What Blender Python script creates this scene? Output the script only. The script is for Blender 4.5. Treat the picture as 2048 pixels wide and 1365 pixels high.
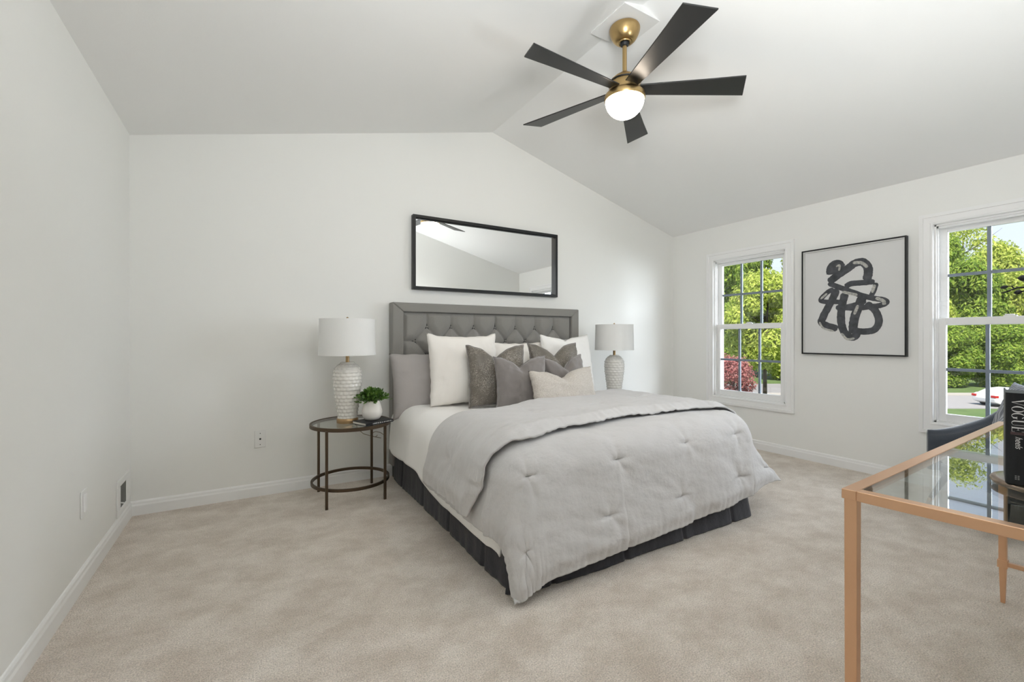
import bpy, bmesh, math, random
from mathutils import Vector, Matrix, noise
S = bpy.context.scene
for o in list(bpy.data.objects): bpy.data.objects.remove(o)
PI = math.pi
# ------------------------------------------------------------------ camera
cam = bpy.data.cameras.new('camera'); cam_o = bpy.data.objects.new('camera', cam)
S.collection.objects.link(cam_o); S.camera = cam_o
cam.sensor_fit = 'HORIZONTAL'; cam.sensor_width = 36.0
cam.lens = 886.06 / 2048 * 36.0
cam.shift_y = -6.4 / 2048
cam.clip_start = 0.02; cam.clip_end = 400
cam_o.location = (0, 0, 1.158)
cam_o.rotation_euler = (PI / 2, 0, -math.radians(30.5912))
# ------------------------------------------------------------------ world, sun, added fill lamps
W = bpy.data.worlds.new('World'); S.world = W; W.use_nodes = True
wn = W.node_tree.nodes; wl = W.node_tree.links
bg = wn['Background']
tc = wn.new('ShaderNodeTexCoord'); sep = wn.new('ShaderNodeSeparateXYZ'); ramp = wn.new('ShaderNodeValToRGB')
wl.new(tc.outputs['Generated'], sep.inputs[0]); wl.new(sep.outputs['Z'], ramp.inputs[0]); wl.new(ramp.outputs[0], bg.inputs[0])
ramp.color_ramp.elements[0].position = 0.0; ramp.color_ramp.elements[0].color = (0.86, 0.93, 1.0, 1)
ramp.color_ramp.elements[1].position = 0.6; ramp.color_ramp.elements[1].color = (0.42, 0.62, 0.98, 1)
bg.inputs[1].default_value = 1.15

def add_light(name, kind, loc, rot_to=None, energy=100, color=(1, 1, 1), size=None, size_y=None, angle=None, radius=None, spread=None):
    l = bpy.data.lights.new(name, kind); o = bpy.data.objects.new(name, l); S.collection.objects.link(o)
    o.location = loc; l.energy = energy; l.color = color
    if rot_to is not None:
        o.rotation_euler = (Vector(rot_to) - Vector(loc)).to_track_quat('-Z', 'Y').to_euler()
    if size: l.shape = 'RECTANGLE'; l.size = size; l.size_y = size_y or size
    if angle is not None: l.angle = angle
    if radius is not None: l.shadow_soft_size = radius
    if spread is not None: l.spread = spread
    return o
add_light('sun', 'SUN', (-10, -14, 30), (8, -1, 0), energy=8.5, color=(1, 0.95, 0.85), angle=math.radians(0.6))
add_light('window_fill', 'AREA', (7.4, -1.6, 2.3), (2.2, 2.4, 1.0), energy=930, color=(0.84, 0.92, 1.0), size=4.0, size_y=3.2)  # added lamp out of view, standing in for daylight through the windows
add_light('ceiling_fill', 'AREA', (0.60, 0.20, 1.90), (1.15, 0.70, 2.85), energy=42, color=(0.95, 0.985, 1.0), size=0.5, size_y=0.5)  # added lamp near the camera, aimed up to brighten the room off the ceiling
add_light('ceiling_fill', 'AREA', (2.45, 0.14, 1.35), (2.10, 0.30, 2.90), energy=14, color=(0.95, 0.985, 1.0), size=0.5, size_y=0.2)  # second added lamp under the ceiling, evens out the room light
S.view_settings.view_transform = 'Standard'; S.view_settings.look = 'None'
S.view_settings.exposure = 0.06; S.view_settings.gamma = 1.0
S.view_settings.use_curve_mapping = False
try:
    S.cycles.use_denoising = True; S.cycles.denoiser = 'OPENIMAGEDENOISE'
    S.cycles.diffuse_bounces = 12; S.cycles.max_bounces = 16; S.cycles.transparent_max_bounces = 24
    S.cycles.glossy_bounces = 5; S.cycles.sample_clamp_indirect = 8
except Exception: pass

# ------------------------------------------------------------------ materials
def mat(name, color, rough=0.6, metal=0.0, spec=0.5, bump=None, vary=None, sheen=0, coat=0, emit=None, strength=0):
    """bump = (scale, strength, detail, stretch) ; vary = (scale, other colour, contrast)"""
    m = bpy.data.materials.new(name); m.use_nodes = True
    nt = m.node_tree; b = nt.nodes['Principled BSDF']
    b.inputs['Base Color'].default_value = (*color, 1); b.inputs['Roughness'].default_value = rough
    b.inputs['Metallic'].default_value = metal; b.inputs['Specular IOR Level'].default_value = spec
    if sheen: b.inputs['Sheen Weight'].default_value = sheen
    if coat: b.inputs['Coat Weight'].default_value = coat
    if emit: b.inputs['Emission Color'].default_value = (*emit, 1); b.inputs['Emission Strength'].default_value = strength
    t = nt.nodes.new('ShaderNodeTexCoord')
    if vary:
        n = nt.nodes.new('ShaderNodeTexNoise'); n.inputs['Scale'].default_value = vary[0]; n.inputs['Detail'].default_value = 5
        r = nt.nodes.new('ShaderNodeValToRGB'); c = vary[2] if len(vary) > 2 else 0.2
        r.color_ramp.elements[0].position = 0.5 - c; r.color_ramp.elements[1].position = 0.5 + c
        r.color_ramp.elements[0].color = (*color, 1); r.color_ramp.elements[1].color = (*vary[1], 1)
        nt.links.new(t.outputs['Object'], n.inputs['Vector']); nt.links.new(n.outputs['Fac'], r.inputs[0])
        nt.links.new(r.outputs[0], b.inputs['Base Color'])
    if bump:
        n = nt.nodes.new('ShaderNodeTexNoise'); n.inputs['Scale'].default_value = bump[0]
        n.inputs['Detail'].default_value = bump[2] if len(bump) > 2 else 3
        vec = t.outputs['Object']
        if len(bump) > 3:
            mp = nt.nodes.new('ShaderNodeMapping'); mp.inputs['Scale'].default_value = bump[3]
            nt.links.new(vec, mp.inputs[0]); vec = mp.outputs[0]
        bp = nt.nodes.new('ShaderNodeBump'); bp.inputs['Strength'].default_value = bump[1]; bp.inputs['Distance'].default_value = 0.01
        nt.links.new(vec, n.inputs['Vector']); nt.links.new(n.outputs['Fac'], bp.inputs['Height']); nt.links.new(bp.outputs[0], b.inputs['Normal'])
    return m
def glass(name, ior=1.5, tint=(1, 1, 1), rough=0.0, boost=1.0):
    m = bpy.data.materials.new(name); m.use_nodes = True; nt = m.node_tree
    for n in list(nt.nodes):
        if n.type == 'BSDF_PRINCIPLED': nt.nodes.remove(n)
    out = nt.nodes['Material Output']
    tr = nt.nodes.new('ShaderNodeBsdfTransparent'); tr.inputs[0].default_value = (*tint, 1)
    gl = nt.nodes.new('ShaderNodeBsdfGlossy'); gl.inputs['Roughness'].default_value = rough
    fr = nt.nodes.new('ShaderNodeFresnel'); geo = nt.nodes.new('ShaderNodeNewGeometry')
    mr = nt.nodes.new('ShaderNodeMapRange'); mr.inputs[3].default_value = ior; mr.inputs[4].default_value = 1 / ior
    nt.links.new(geo.outputs['Backfacing'], mr.inputs[0]); nt.links.new(mr.outputs[0], fr.inputs[0])
    mx = nt.nodes.new('ShaderNodeMixShader')
    nt.links.new(fr.outputs[0], mx.inputs[0]); nt.links.new(tr.outputs[0], mx.inputs[1]); nt.links.new(gl.outputs[0], mx.inputs[2])
    nt.links.new(mx.outputs[0], out.inputs[0])
    return m
M = {}
M['wall'] = mat('wall_paint', (0.82, 0.82, 0.80), 0.75, spec=0.25, bump=(180, 0.03))
M['ceil'] = mat('ceiling_paint', (0.84, 0.84, 0.835), 0.85, spec=0.2, bump=(120, 0.03))
M['trim'] = mat('white_trim_paint', (0.84, 0.84, 0.84), 0.35, spec=0.4)
M['muntin'] = mat('backlit_muntin', (0.20, 0.24, 0.29), 0.45)  # white bars against the light; their backlit shade is put into the grey
M['pane'] = glass('window_pane', 1.45)
M['black_satin'] = mat('black_satin', (0.012, 0.013, 0.014), 0.42, spec=0.35)
M['mirror'] = mat('mirror_silver', (0.93, 0.94, 0.94), 0.01, 1.0)
M['brass'] = mat('brushed_brass', (0.50, 0.35, 0.16), 0.30, 1.0, bump=(90, 0.02, 2, (1, 1, 12)))
M['brass_base'] = mat('satin_brass', (0.42, 0.285, 0.15), 0.28, 1.0)
M['globe'] = mat('lit_opal_glass', (0.9, 0.88, 0.85), 0.4, emit=(1.0, 0.86, 0.70), strength=30.0)
M['blade'] = mat('black_fan_blade', (0.012, 0.012, 0.012), 0.36, spec=0.6)
M['carpet'] = None
M['head'] = mat('grey_linen_upholstery', (0.25, 0.238, 0.222), 0.9, spec=0.15, sheen=0.2, bump=(420, 0.35, 2), vary=(260, (0.29, 0.283, 0.27)))
M['dark_gap'] = mat('matte_dark_grey', (0.05, 0.05, 0.05), 0.9)  # plain dark tone for the headboard backing and the box spring
M['skirt'] = mat('charcoal_skirt_fabric', (0.038, 0.038, 0.046), 0.75, spec=0.3, bump=(60, 0.25, 4), sheen=0.15)
M['white'] = mat('white_cotton', (0.90, 0.89, 0.875), 0.85, spec=0.15, bump=(55, 0.15, 5), sheen=0.1)
M['cream'] = mat('ivory_cotton', (0.84, 0.81, 0.77), 0.85, spec=0.15, bump=(40, 0.18, 5), sheen=0.1)
M['comf'] = mat('pale_grey_washed_cotton', (0.56, 0.55, 0.55), 0.85, spec=0.15, bump=(42, 0.34, 7, (1, 2.2, 1)), sheen=0.15, vary=(14, (0.60, 0.59, 0.592), 0.3))
M['sham'] = mat('warm_grey_cotton', (0.42, 0.395, 0.385), 0.85, spec=0.15, bump=(45, 0.2, 5), sheen=0.1)
M['pattern'] = None
M['velvet'] = mat('grey_velvet', (0.215, 0.195, 0.188), 0.75, spec=0.2, sheen=0.6, bump=(220, 0.25, 3))
M['beige'] = mat('oatmeal_chenille', (0.52, 0.475, 0.425), 0.9, spec=0.1, bump=(150, 0.6, 3), vary=(120, (0.62, 0.58, 0.535), 0.15), sheen=0.2)
M['bronze'] = mat('dark_bronze', (0.105, 0.075, 0.05), 0.42, 0.75, bump=(60, 0.05))
M['table_glass'] = glass('side_table_glass', 1.5, (0.96, 0.985, 0.97))
M['desk_glass'] = glass('desk_glass', 4.4, (0.93, 0.97, 0.95))
M['ceramic'] = mat('white_glazed_ceramic', (0.72, 0.70, 0.66), 0.18, spec=0.55, coat=0.3)
M['shade'] = mat('white_linen_shade', (0.80, 0.80, 0.79), 0.9, spec=0.1, bump=(300, 0.15))
M['pot'] = mat('matte_white_pot', (0.80, 0.77, 0.74), 0.5, spec=0.3)
M['soil'] = mat('soil', (0.03, 0.022, 0.015), 0.95)
M['plant'] = mat('small_green_leaf', (0.035, 0.105, 0.014), 0.42, spec=0.4, vary=(60, (0.13, 0.25, 0.04), 0.15))
M['book'] = mat('black_book_cloth', (0.012, 0.013, 0.015), 0.45, spec=0.3)
M['paper'] = mat('page_edges', (0.72, 0.69, 0.62), 0.9, bump=(500, 0.2, 1, (0.1, 0.1, 6)))
M['print_white'] = mat('white_lettering', (0.62, 0.62, 0.62), 0.6)
M['copper'] = mat('rose_gold_metal', (0.80, 0.50, 0.31), 0.32, 0.85, bump=(70, 0.03))
M['mat_paper'] = mat('print_paper', (0.68, 0.68, 0.675), 0.9, spec=0.1)
M['ink'] = mat('charcoal_ink', (0.055, 0.058, 0.064), 0.85, spec=0.1, vary=(22, (0.11, 0.115, 0.125), 0.25))
M['ink_light'] = mat('pale_dry_brush', (0.50, 0.49, 0.45), 0.9, vary=(60, (0.30, 0.30, 0.29), 0.1))
M['chair'] = mat('slate_blue_velvet', (0.052, 0.062, 0.080), 0.7, spec=0.25, sheen=0.7, bump=(160, 0.2))
M['dark_wood'] = mat('dark_leg', (0.012, 0.012, 0.015), 0.4)
M['plate'] = mat('white_plastic_plate', (0.80, 0.80, 0.79), 0.4)
M['dark_hole'] = mat('dark_hole', (0.02, 0.02, 0.02), 0.7)
M['vent_grey'] = mat('dusty_vent_metal', (0.20, 0.20, 0.19), 0.6)
M['cord'] = mat('clear_brown_cord', (0.20, 0.15, 0.10), 0.5)
M['bark'] = mat('bark', (0.075, 0.055, 0.042), 0.95, bump=(12, 0.8, 5))
M['grass'] = mat('lawn', (0.055, 0.105, 0.022), 0.95, vary=(1.5, (0.11, 0.16, 0.045), 0.3))
M['road'] = mat('road_asphalt', (0.25, 0.235, 0.23), 0.9, vary=(3, (0.29, 0.275, 0.265), 0.3))
M['kerb'] = mat('pale_concrete', (0.34, 0.31, 0.27), 0.9)
M['car'] = mat('white_car_paint', (0.80, 0.80, 0.81), 0.25, coat=0.6)
M['car_glass'] = mat('car_window', (0.03, 0.035, 0.04), 0.1)
M['tyre'] = mat('tyre', (0.02, 0.02, 0.02), 0.8)
M['alloy'] = mat('alloy_wheel', (0.35, 0.35, 0.36), 0.35, 0.8)
M['tail'] = mat('red_tail_lamp', (0.45, 0.02, 0.02), 0.3)
M['siding'] = mat('house_outer_siding', (0.55, 0.55, 0.53), 0.8)

def striped(name, c1, c2, scale, axis='X'):
    m = mat(name, c1, 0.85, spec=0.15); nt = m.node_tree; b = nt.nodes['Principled BSDF']
    t = nt.nodes.new('ShaderNodeTexCoord'); w = nt.nodes.new('ShaderNodeTexWave'); w.bands_direction = axis
    w.inputs['Scale'].default_value = scale; r = nt.nodes.new('ShaderNodeValToRGB')
    r.color_ramp.elements[0].position = 0.35; r.color_ramp.elements[1].position = 0.6
    r.color_ramp.elements[0].color = (*c1, 1); r.color_ramp.elements[1].color = (*c2, 1)
    nt.links.new(t.outputs['Object'], w.inputs[0]); nt.links.new(w.outputs['Fac'], r.inputs[0]); nt.links.new(r.outputs[0], b.inputs['Base Color'])
    return m
M['stripe'] = striped('striped_cushion_cotton', (0.20, 0.21, 0.24), (0.42, 0.43, 0.46), 16)

def make_pattern():
    m = mat('taupe_metallic_fleck', (0.16, 0.14, 0.115), 0.45, spec=0.5, sheen=0.2); nt = m.node_tree; b = nt.nodes['Principled BSDF']
    t = nt.nodes.new('ShaderNodeTexCoord'); L = nt.links
    v = nt.nodes.new('ShaderNodeTexVoronoi'); v.inputs['Scale'].default_value = 150; L.new(t.outputs['Object'], v.inputs['Vector'])
    n = nt.nodes.new('ShaderNodeTexNoise'); n.inputs['Scale'].default_value = 7; n.inputs['Detail'].default_value = 6; n.inputs['Roughness'].default_value = 0.7
    L.new(t.outputs['Object'], n.inputs['Vector'])
    dot = nt.nodes.new('ShaderNodeMapRange'); dot.inputs[1].default_value = 0.45; dot.inputs[2].default_value = 0.25; L.new(v.outputs['Distance'], dot.inputs[0])
    msk = nt.nodes.new('ShaderNodeMapRange'); msk.inputs[1].default_value = 0.40; msk.inputs[2].default_value = 0.62; L.new(n.outputs['Fac'], msk.inputs[0])
    mu = nt.nodes.new('ShaderNodeMath'); mu.operation = 'MULTIPLY'; L.new(dot.outputs[0], mu.inputs[0]); L.new(msk.outputs[0], mu.inputs[1])
    mx = nt.nodes.new('ShaderNodeMixRGB'); mx.inputs[1].default_value = (0.14, 0.122, 0.10, 1); mx.inputs[2].default_value = (0.52, 0.48, 0.42, 1); L.new(mu.outputs[0], mx.inputs[0])
    L.new(mx.outputs[0], b.inputs['Base Color'])
    bp = nt.nodes.new('ShaderNodeBump'); bp.inputs['Strength'].default_value = 0.35; bp.inputs['Distance'].default_value = 0.004; L.new(mu.outputs[0], bp.inputs['Height']); L.new(bp.outputs[0], b.inputs['Normal'])
    return m
M['pattern'] = make_pattern()

def make_carpet():
    m = bpy.data.materials.new('beige_carpet_pile'); m.use_nodes = True; nt = m.node_tree; b = nt.nodes['Principled BSDF']
    b.inputs['Roughness'].default_value = 1.0; b.inputs['Specular IOR Level'].default_value = 0.05; b.inputs['Sheen Weight'].default_value = 0.15
    t = nt.nodes.new('ShaderNodeTexCoord')
    big = nt.nodes.new('ShaderNodeTexNoise'); big.inputs['Scale'].default_value = 4.2; big.inputs['Detail'].default_value = 6; big.inputs['Roughness'].default_value = 0.70
    mp = nt.nodes.new('ShaderNodeMapping'); mp.inputs['Scale'].default_value = (1.0, 1.25, 1.0); mp.inputs['Rotation'].default_value = (0, 0, 0.5)
    r = nt.nodes.new('ShaderNodeValToRGB')
    r.color_ramp.elements[0].position = 0.38; r.color_ramp.elements[0].color = (0.715, 0.63, 0.545, 1)
    r.color_ramp.elements[1].position = 0.62; r.color_ramp.elements[1].color = (0.90, 0.825, 0.745, 1)
    fine = nt.nodes.new('ShaderNodeTexNoise'); fine.inputs['Scale'].default_value = 190; fine.inputs['Detail'].default_value = 4
    fr = nt.nodes.new('ShaderNodeValToRGB'); fr.color_ramp.elements[0].position = 0.30; fr.color_ramp.elements[1].position = 0.66
    fr.color_ramp.elements[0].color = (0.64, 0.63, 0.62, 1); fr.color_ramp.elements[1].color = (1.18, 1.18, 1.18, 1)
    mul = nt.nodes.new('ShaderNodeMixRGB'); mul.blend_type = 'MULTIPLY'; mul.inputs[0].default_value = 0.85
    bp = nt.nodes.new('ShaderNodeBump'); bp.inputs['Strength'].default_value = 0.9; bp.inputs['Distance'].default_value = 0.012
    L = nt.links
    L.new(t.outputs['Object'], mp.inputs[0]); L.new(mp.outputs[0], big.inputs['Vector']); L.new(big.outputs['Fac'], r.inputs[0])
    L.new(t.outputs['Object'], fine.inputs['Vector']); L.new(fine.outputs['Fac'], fr.inputs[0])
    L.new(r.outputs[0], mul.inputs[1]); L.new(fr.outputs[0], mul.inputs[2]); L.new(mul.outputs[0], b.inputs['Base Color'])
    L.new(fine.outputs['Fac'], bp.inputs['Height']); L.new(bp.outputs[0], b.inputs['Normal'])
    return m
M['carpet'] = make_carpet()

def make_leaf(name, c1, c2, trans=0.5):
    m = bpy.data.materials.new(name); m.use_nodes = True; nt = m.node_tree
    for n in list(nt.nodes):
        if n.type == 'BSDF_PRINCIPLED': nt.nodes.remove(n)
    out = nt.nodes['Material Output']
    geo = nt.nodes.new('ShaderNodeNewGeometry'); r = nt.nodes.new('ShaderNodeValToRGB')
    r.color_ramp.elements[0].color = (*c1, 1); r.color_ramp.elements[1].color = (*c2, 1)
    nt.links.new(geo.outputs['Random Per Island'], r.inputs[0])
    d = nt.nodes.new('ShaderNodeBsdfDiffuse'); t = nt.nodes.new('ShaderNodeBsdfTranslucent'); mx = nt.nodes.new('ShaderNodeMixShader'); mx.inputs[0].default_value = trans
    nt.links.new(r.outputs[0], d.inputs[0]); nt.links.new(r.outputs[0], t.inputs[0])
    nt.links.new(d.outputs[0], mx.inputs[1]); nt.links.new(t.outputs[0], mx.inputs[2]); nt.links.new(mx.outputs[0], out.inputs[0])
    return m
M['leaf_light'] = make_leaf('yellow_green_leaves', (0.28, 0.37, 0.05), (0.68, 0.72, 0.20))
M['leaf_mid'] = make_leaf('mid_green_leaves', (0.14, 0.25, 0.04), (0.42, 0.52, 0.10))
M['leaf_red'] = make_leaf('plum_red_leaves', (0.30, 0.09, 0.09), (0.60, 0.30, 0.28))

# ------------------------------------------------------------------ mesh helpers
class MB:
    def __init__(s): s.v = []; s.f = []; s.sm = []
    def add(s, vs, fs, smooth=False):
        n = len(s.v); s.v += [tuple(v) for v in vs]
        for f in fs: s.f.append(tuple(i + n for i in f)); s.sm.append(smooth)
        return s
    def box(s, x0, x1, y0, y1, z0, z1, rz=0, c=None):
        vs = [Vector((x, y, z)) for x in (x0, x1) for y in (y0, y1) for z in (z0, z1)]
        if rz:
            c = Vector(c) if c else Vector(((x0 + x1) / 2, (y0 + y1) / 2, 0)); R_ = Matrix.Rotation(rz, 3, 'Z')
            vs = [R_ @ (v - c) + c for v in vs]
        return s.add(vs, [(0, 1, 3, 2), (4, 6, 7, 5), (0, 4, 5, 1), (2, 3, 7, 6), (0, 2, 6, 4), (1, 5, 7, 3)])
    def prism(s, pts, fn, a, b):
        """pts: 2D polygon, fn(u, v, w) -> 3D, extruded from w=a to w=b"""
        n = len(pts); vs = [fn(u, v, a) for u, v in pts] + [fn(u, v, b) for u, v in pts]
        fs = [tuple(range(n - 1, -1, -1)), tuple(range(n, 2 * n))] + [(i, (i + 1) % n, n + (i + 1) % n, n + i) for i in range(n)]
        return s.add(vs, fs)
    def lathe(s, prof, c=(0, 0, 0), n=40, smooth=True, fn=None):
        vs = []; fs = []
        for k, (r, z) in enumerate(prof):
            for i in range(n):
                a = 2 * PI * i / n; rr = r + (fn(a, z, r) if fn else 0)
                vs.append((c[0] + rr * math.cos(a), c[1] + rr * math.sin(a), c[2] + z))
        for k in range(len(prof) - 1):
            for i in range(n):
                j = (i + 1) % n; fs.append((k * n + i, k * n + j, (k + 1) * n + j, (k + 1) * n + i))
        s.add(vs, fs, smooth)
        if prof[0][0] > 1e-4: s.add([vs[i] for i in range(n)], [tuple(range(n - 1, -1, -1))])
        if prof[-1][0] > 1e-4: s.add([vs[(len(prof) - 1) * n + i] for i in range(n)], [tuple(range(n))])
        return s
    def tube(s, path, rad, n=10, closed=False, smooth=True, rect=None):
        P = [Vector(p) for p in path]; m = len(P); vs = []; fs = []
        rads = rad if isinstance(rad, (list, tuple)) else [rad] * m
        prev = None
        for i, p in enumerate(P):
            t = (P[(i + 1) % m] - P[i - 1]) if closed else (P[min(i + 1, m - 1)] - P[max(i - 1, 0)])
            t.normalize()
            if prev is None:
                a = Vector((0, 0, 1)) if abs(t.z) < 0.9 else Vector((1, 0, 0))
            else: a = prev
            x = (a - t * a.dot(t)).normalized(); y = t.cross(x); prev = x
            if rect:
                for (du, dv) in ((-1, -1), (1, -1), (1, 1), (-1, 1)): vs.append(p + x * du * rect[0] + y * dv * rect[1])
            else:
                for k in range(n):
                    q = 2 * PI * k / n; vs.append(p + (x * math.cos(q) + y * math.sin(q)) * rads[i])
        n = 4 if rect else n
        for i in range(m if closed else m - 1):
            j = (i + 1) % m
            for k in range(n):
                l = (k + 1) % n; fs.append((i * n + k, i * n + l, j * n + l, j * n + k))
        if not closed: fs += [tuple(range(n - 1, -1, -1)), tuple((m - 1) * n + k for k in range(n))]
        return s.add(vs, fs, smooth and not rect)
    def grid(s, nu, nv, fn, smooth=True, wrap=False):
        vs = [fn(i / (nu - (0 if wrap else 1)), j / (nv - 1)) for j in range(nv) for i in range(nu)]
        fs = []
        for j in range(nv - 1):
            for i in range(nu if wrap else nu - 1):
                k = (i + 1) % nu; fs.append((j * nu + i, j * nu + k, (j + 1) * nu + k, (j + 1) * nu + i))
        return s.add(vs, fs, smooth)
    def build(s, name, material, parent=None, bevel=0, seg=2, solid=0, recalc=True, merge=0):
        me = bpy.data.meshes.new(name); off = Vector((0, 0, 0))
        if parent is not None:
            off = parent.matrix_world.translation if False else Vector(parent.get('_w', (0, 0, 0)))
        me.from_pydata([Vector(v) - off for v in s.v], [], s.f); me.polygons.foreach_set('use_smooth', s.sm)
        if recalc or merge:
            bm = bmesh.new(); bm.from_mesh(me)
            if merge: bmesh.ops.remove_doubles(bm, verts=bm.verts, dist=merge)
            bmesh.ops.recalc_face_normals(bm, faces=bm.faces); bm.to_mesh(me); bm.free()
        me.materials.append(material)
        o = bpy.data.objects.new(name, me); S.collection.objects.link(o)
        o['_w'] = tuple(off)
        if parent is not None: o.parent = parent
        if solid:
            md = o.modifiers.new('thickness', 'SOLIDIFY'); md.thickness = solid; md.offset = -1
        if bevel:
            md = o.modifiers.new('bevel', 'BEVEL'); md.width = bevel; md.segments = seg; md.limit_method = 'ANGLE'; md.angle_limit = math.radians(40)
        return o
def thing(name, label, cat, loc=(0, 0, 0), group=None, kind=None):
    o = bpy.data.objects.new(name, None); S.collection.objects.link(o); o.location = loc; o['_w'] = tuple(loc)
    o.empty_display_size = 0.1
    if kind: o['kind'] = kind
    if label: o['label'] = label
    if cat: o['category'] = cat
    if group: o['group'] = group
    return o
def tag(o, label, cat, group=None, kind=None):
    if label: o['label'] = label
    if cat: o['category'] = cat
    if group: o['group'] = group
    if kind: o['kind'] = kind
    return o
def struct(o): o['kind'] = 'structure'; return o
def copy_tree(o, parent=None):
    c = o.copy(); S.collection.objects.link(c)
    if parent is not None: c.parent = parent
    for ch in list(o.children): copy_tree(ch, c)
    return c
def lerp_tab(tab, x):
    if x <= tab[0][0]: return tab[0][1]
    for (a, b), (c, d) in zip(tab, tab[1:]):
        if x <= c:
            t = (x - a) / (c - a); t = t * t * (3 - 2 * t); return b + (d - b) * t
    return tab[-1][1]
def sst(a, b, x):
    t = max(0, min(1, (x - a) / (b - a))); return t * t * (3 - 2 * t)

# ------------------------------------------------------------------ the room
L, R, D, FR = -0.6733, 4.5485, 3.74, 0.03           # left, right, back wall, wall on the camera's side
RX, RZ, LZ, RWZ = 1.995, 3.123, 2.476, 2.414         # ridge and wall heights
BACK = -2.6
struct(MB().box(L - 0.15, R + 0.15, BACK - 0.15, D + 0.15, -0.12, 0).build('floor', M['carpet']))
pent = [(L - .14, 0), (R + .14, 0), (R + .14, RWZ), (RX, RZ), (L - .14, LZ)]
struct(MB().prism(pent, lambda u, v, w: (u, w, v), D, D + 0.14).build('wall_back', M['wall']))
struct(MB().box(L - .14, L, BACK, D, 0, LZ).build('wall_left', M['wall']))
sl = (RZ - LZ) / (RX - L); sr = (RZ - RWZ) / (R - RX)
cz = lambda x: RZ - (RX - x) * sl if x < RX else RZ - (x - RX) * sr
# wall on the camera's side, with the hall opening at the left
def wpoly(x0, x1): return [(x0, 0), (x1, 0), (x1, cz(x1))] + ([(RX, RZ)] if x0 < RX < x1 else []) + [(x0, cz(x0))]
wf = MB()
wf.prism(wpoly(1.1, R + .14), lambda u, v, w: (u, w, v), FR - .14, FR)
wf.prism(wpoly(1.1, 1.24), lambda u, v, w: (u, w, v), BACK, FR - .14)
wf.prism(wpoly(L - .14, 1.24), lambda u, v, w: (u, w, v), BACK - .14, BACK)
struct(wf.build('wall_front', M['wall']))
ce = MB()
prof = [(L - .14, LZ - .14 * sl), (RX, RZ), (R + .14, RWZ - .14 * sr), (R + .14, RWZ + .14), (RX, RZ + .16), (L - .14, LZ + .14)]
ce.prism(prof, lambda u, v, w: (u, w, v), BACK - .14, D + .14)
struct(ce.build('ceiling', M['ceil']))
struct(MB().box(1.850, 2.140, 1.858, 2.155, 3.0805, 3.13).build('trim_1', mat('ceiling_paint_darkened', (0.78, 0.78, 0.775), 0.9, spec=0.1)))  # ceiling paint darkened here to offset the extra light the plate catches

# windows in the right wall
WZ0, WZ1 = 0.505, 2.030
WINS = [(2.388, 3.172), (0.503, 1.287)]
wr = MB(); T = 0.15
ys = [BACK, WINS[1][0], WINS[1][1], WINS[0][0], WINS[0][1], D + .14]
for a, b in ((ys[0], ys[1]), (ys[2], ys[3]), (ys[4], ys[5])): wr.box(R, R + T, a, b, 0, RWZ)
for a, b in WINS:
    wr.box(R, R + T, a, b, 0, WZ0); wr.box(R, R + T, a, b, WZ1, RWZ)
struct(wr.build('wall_right', M['wall']))

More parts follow.
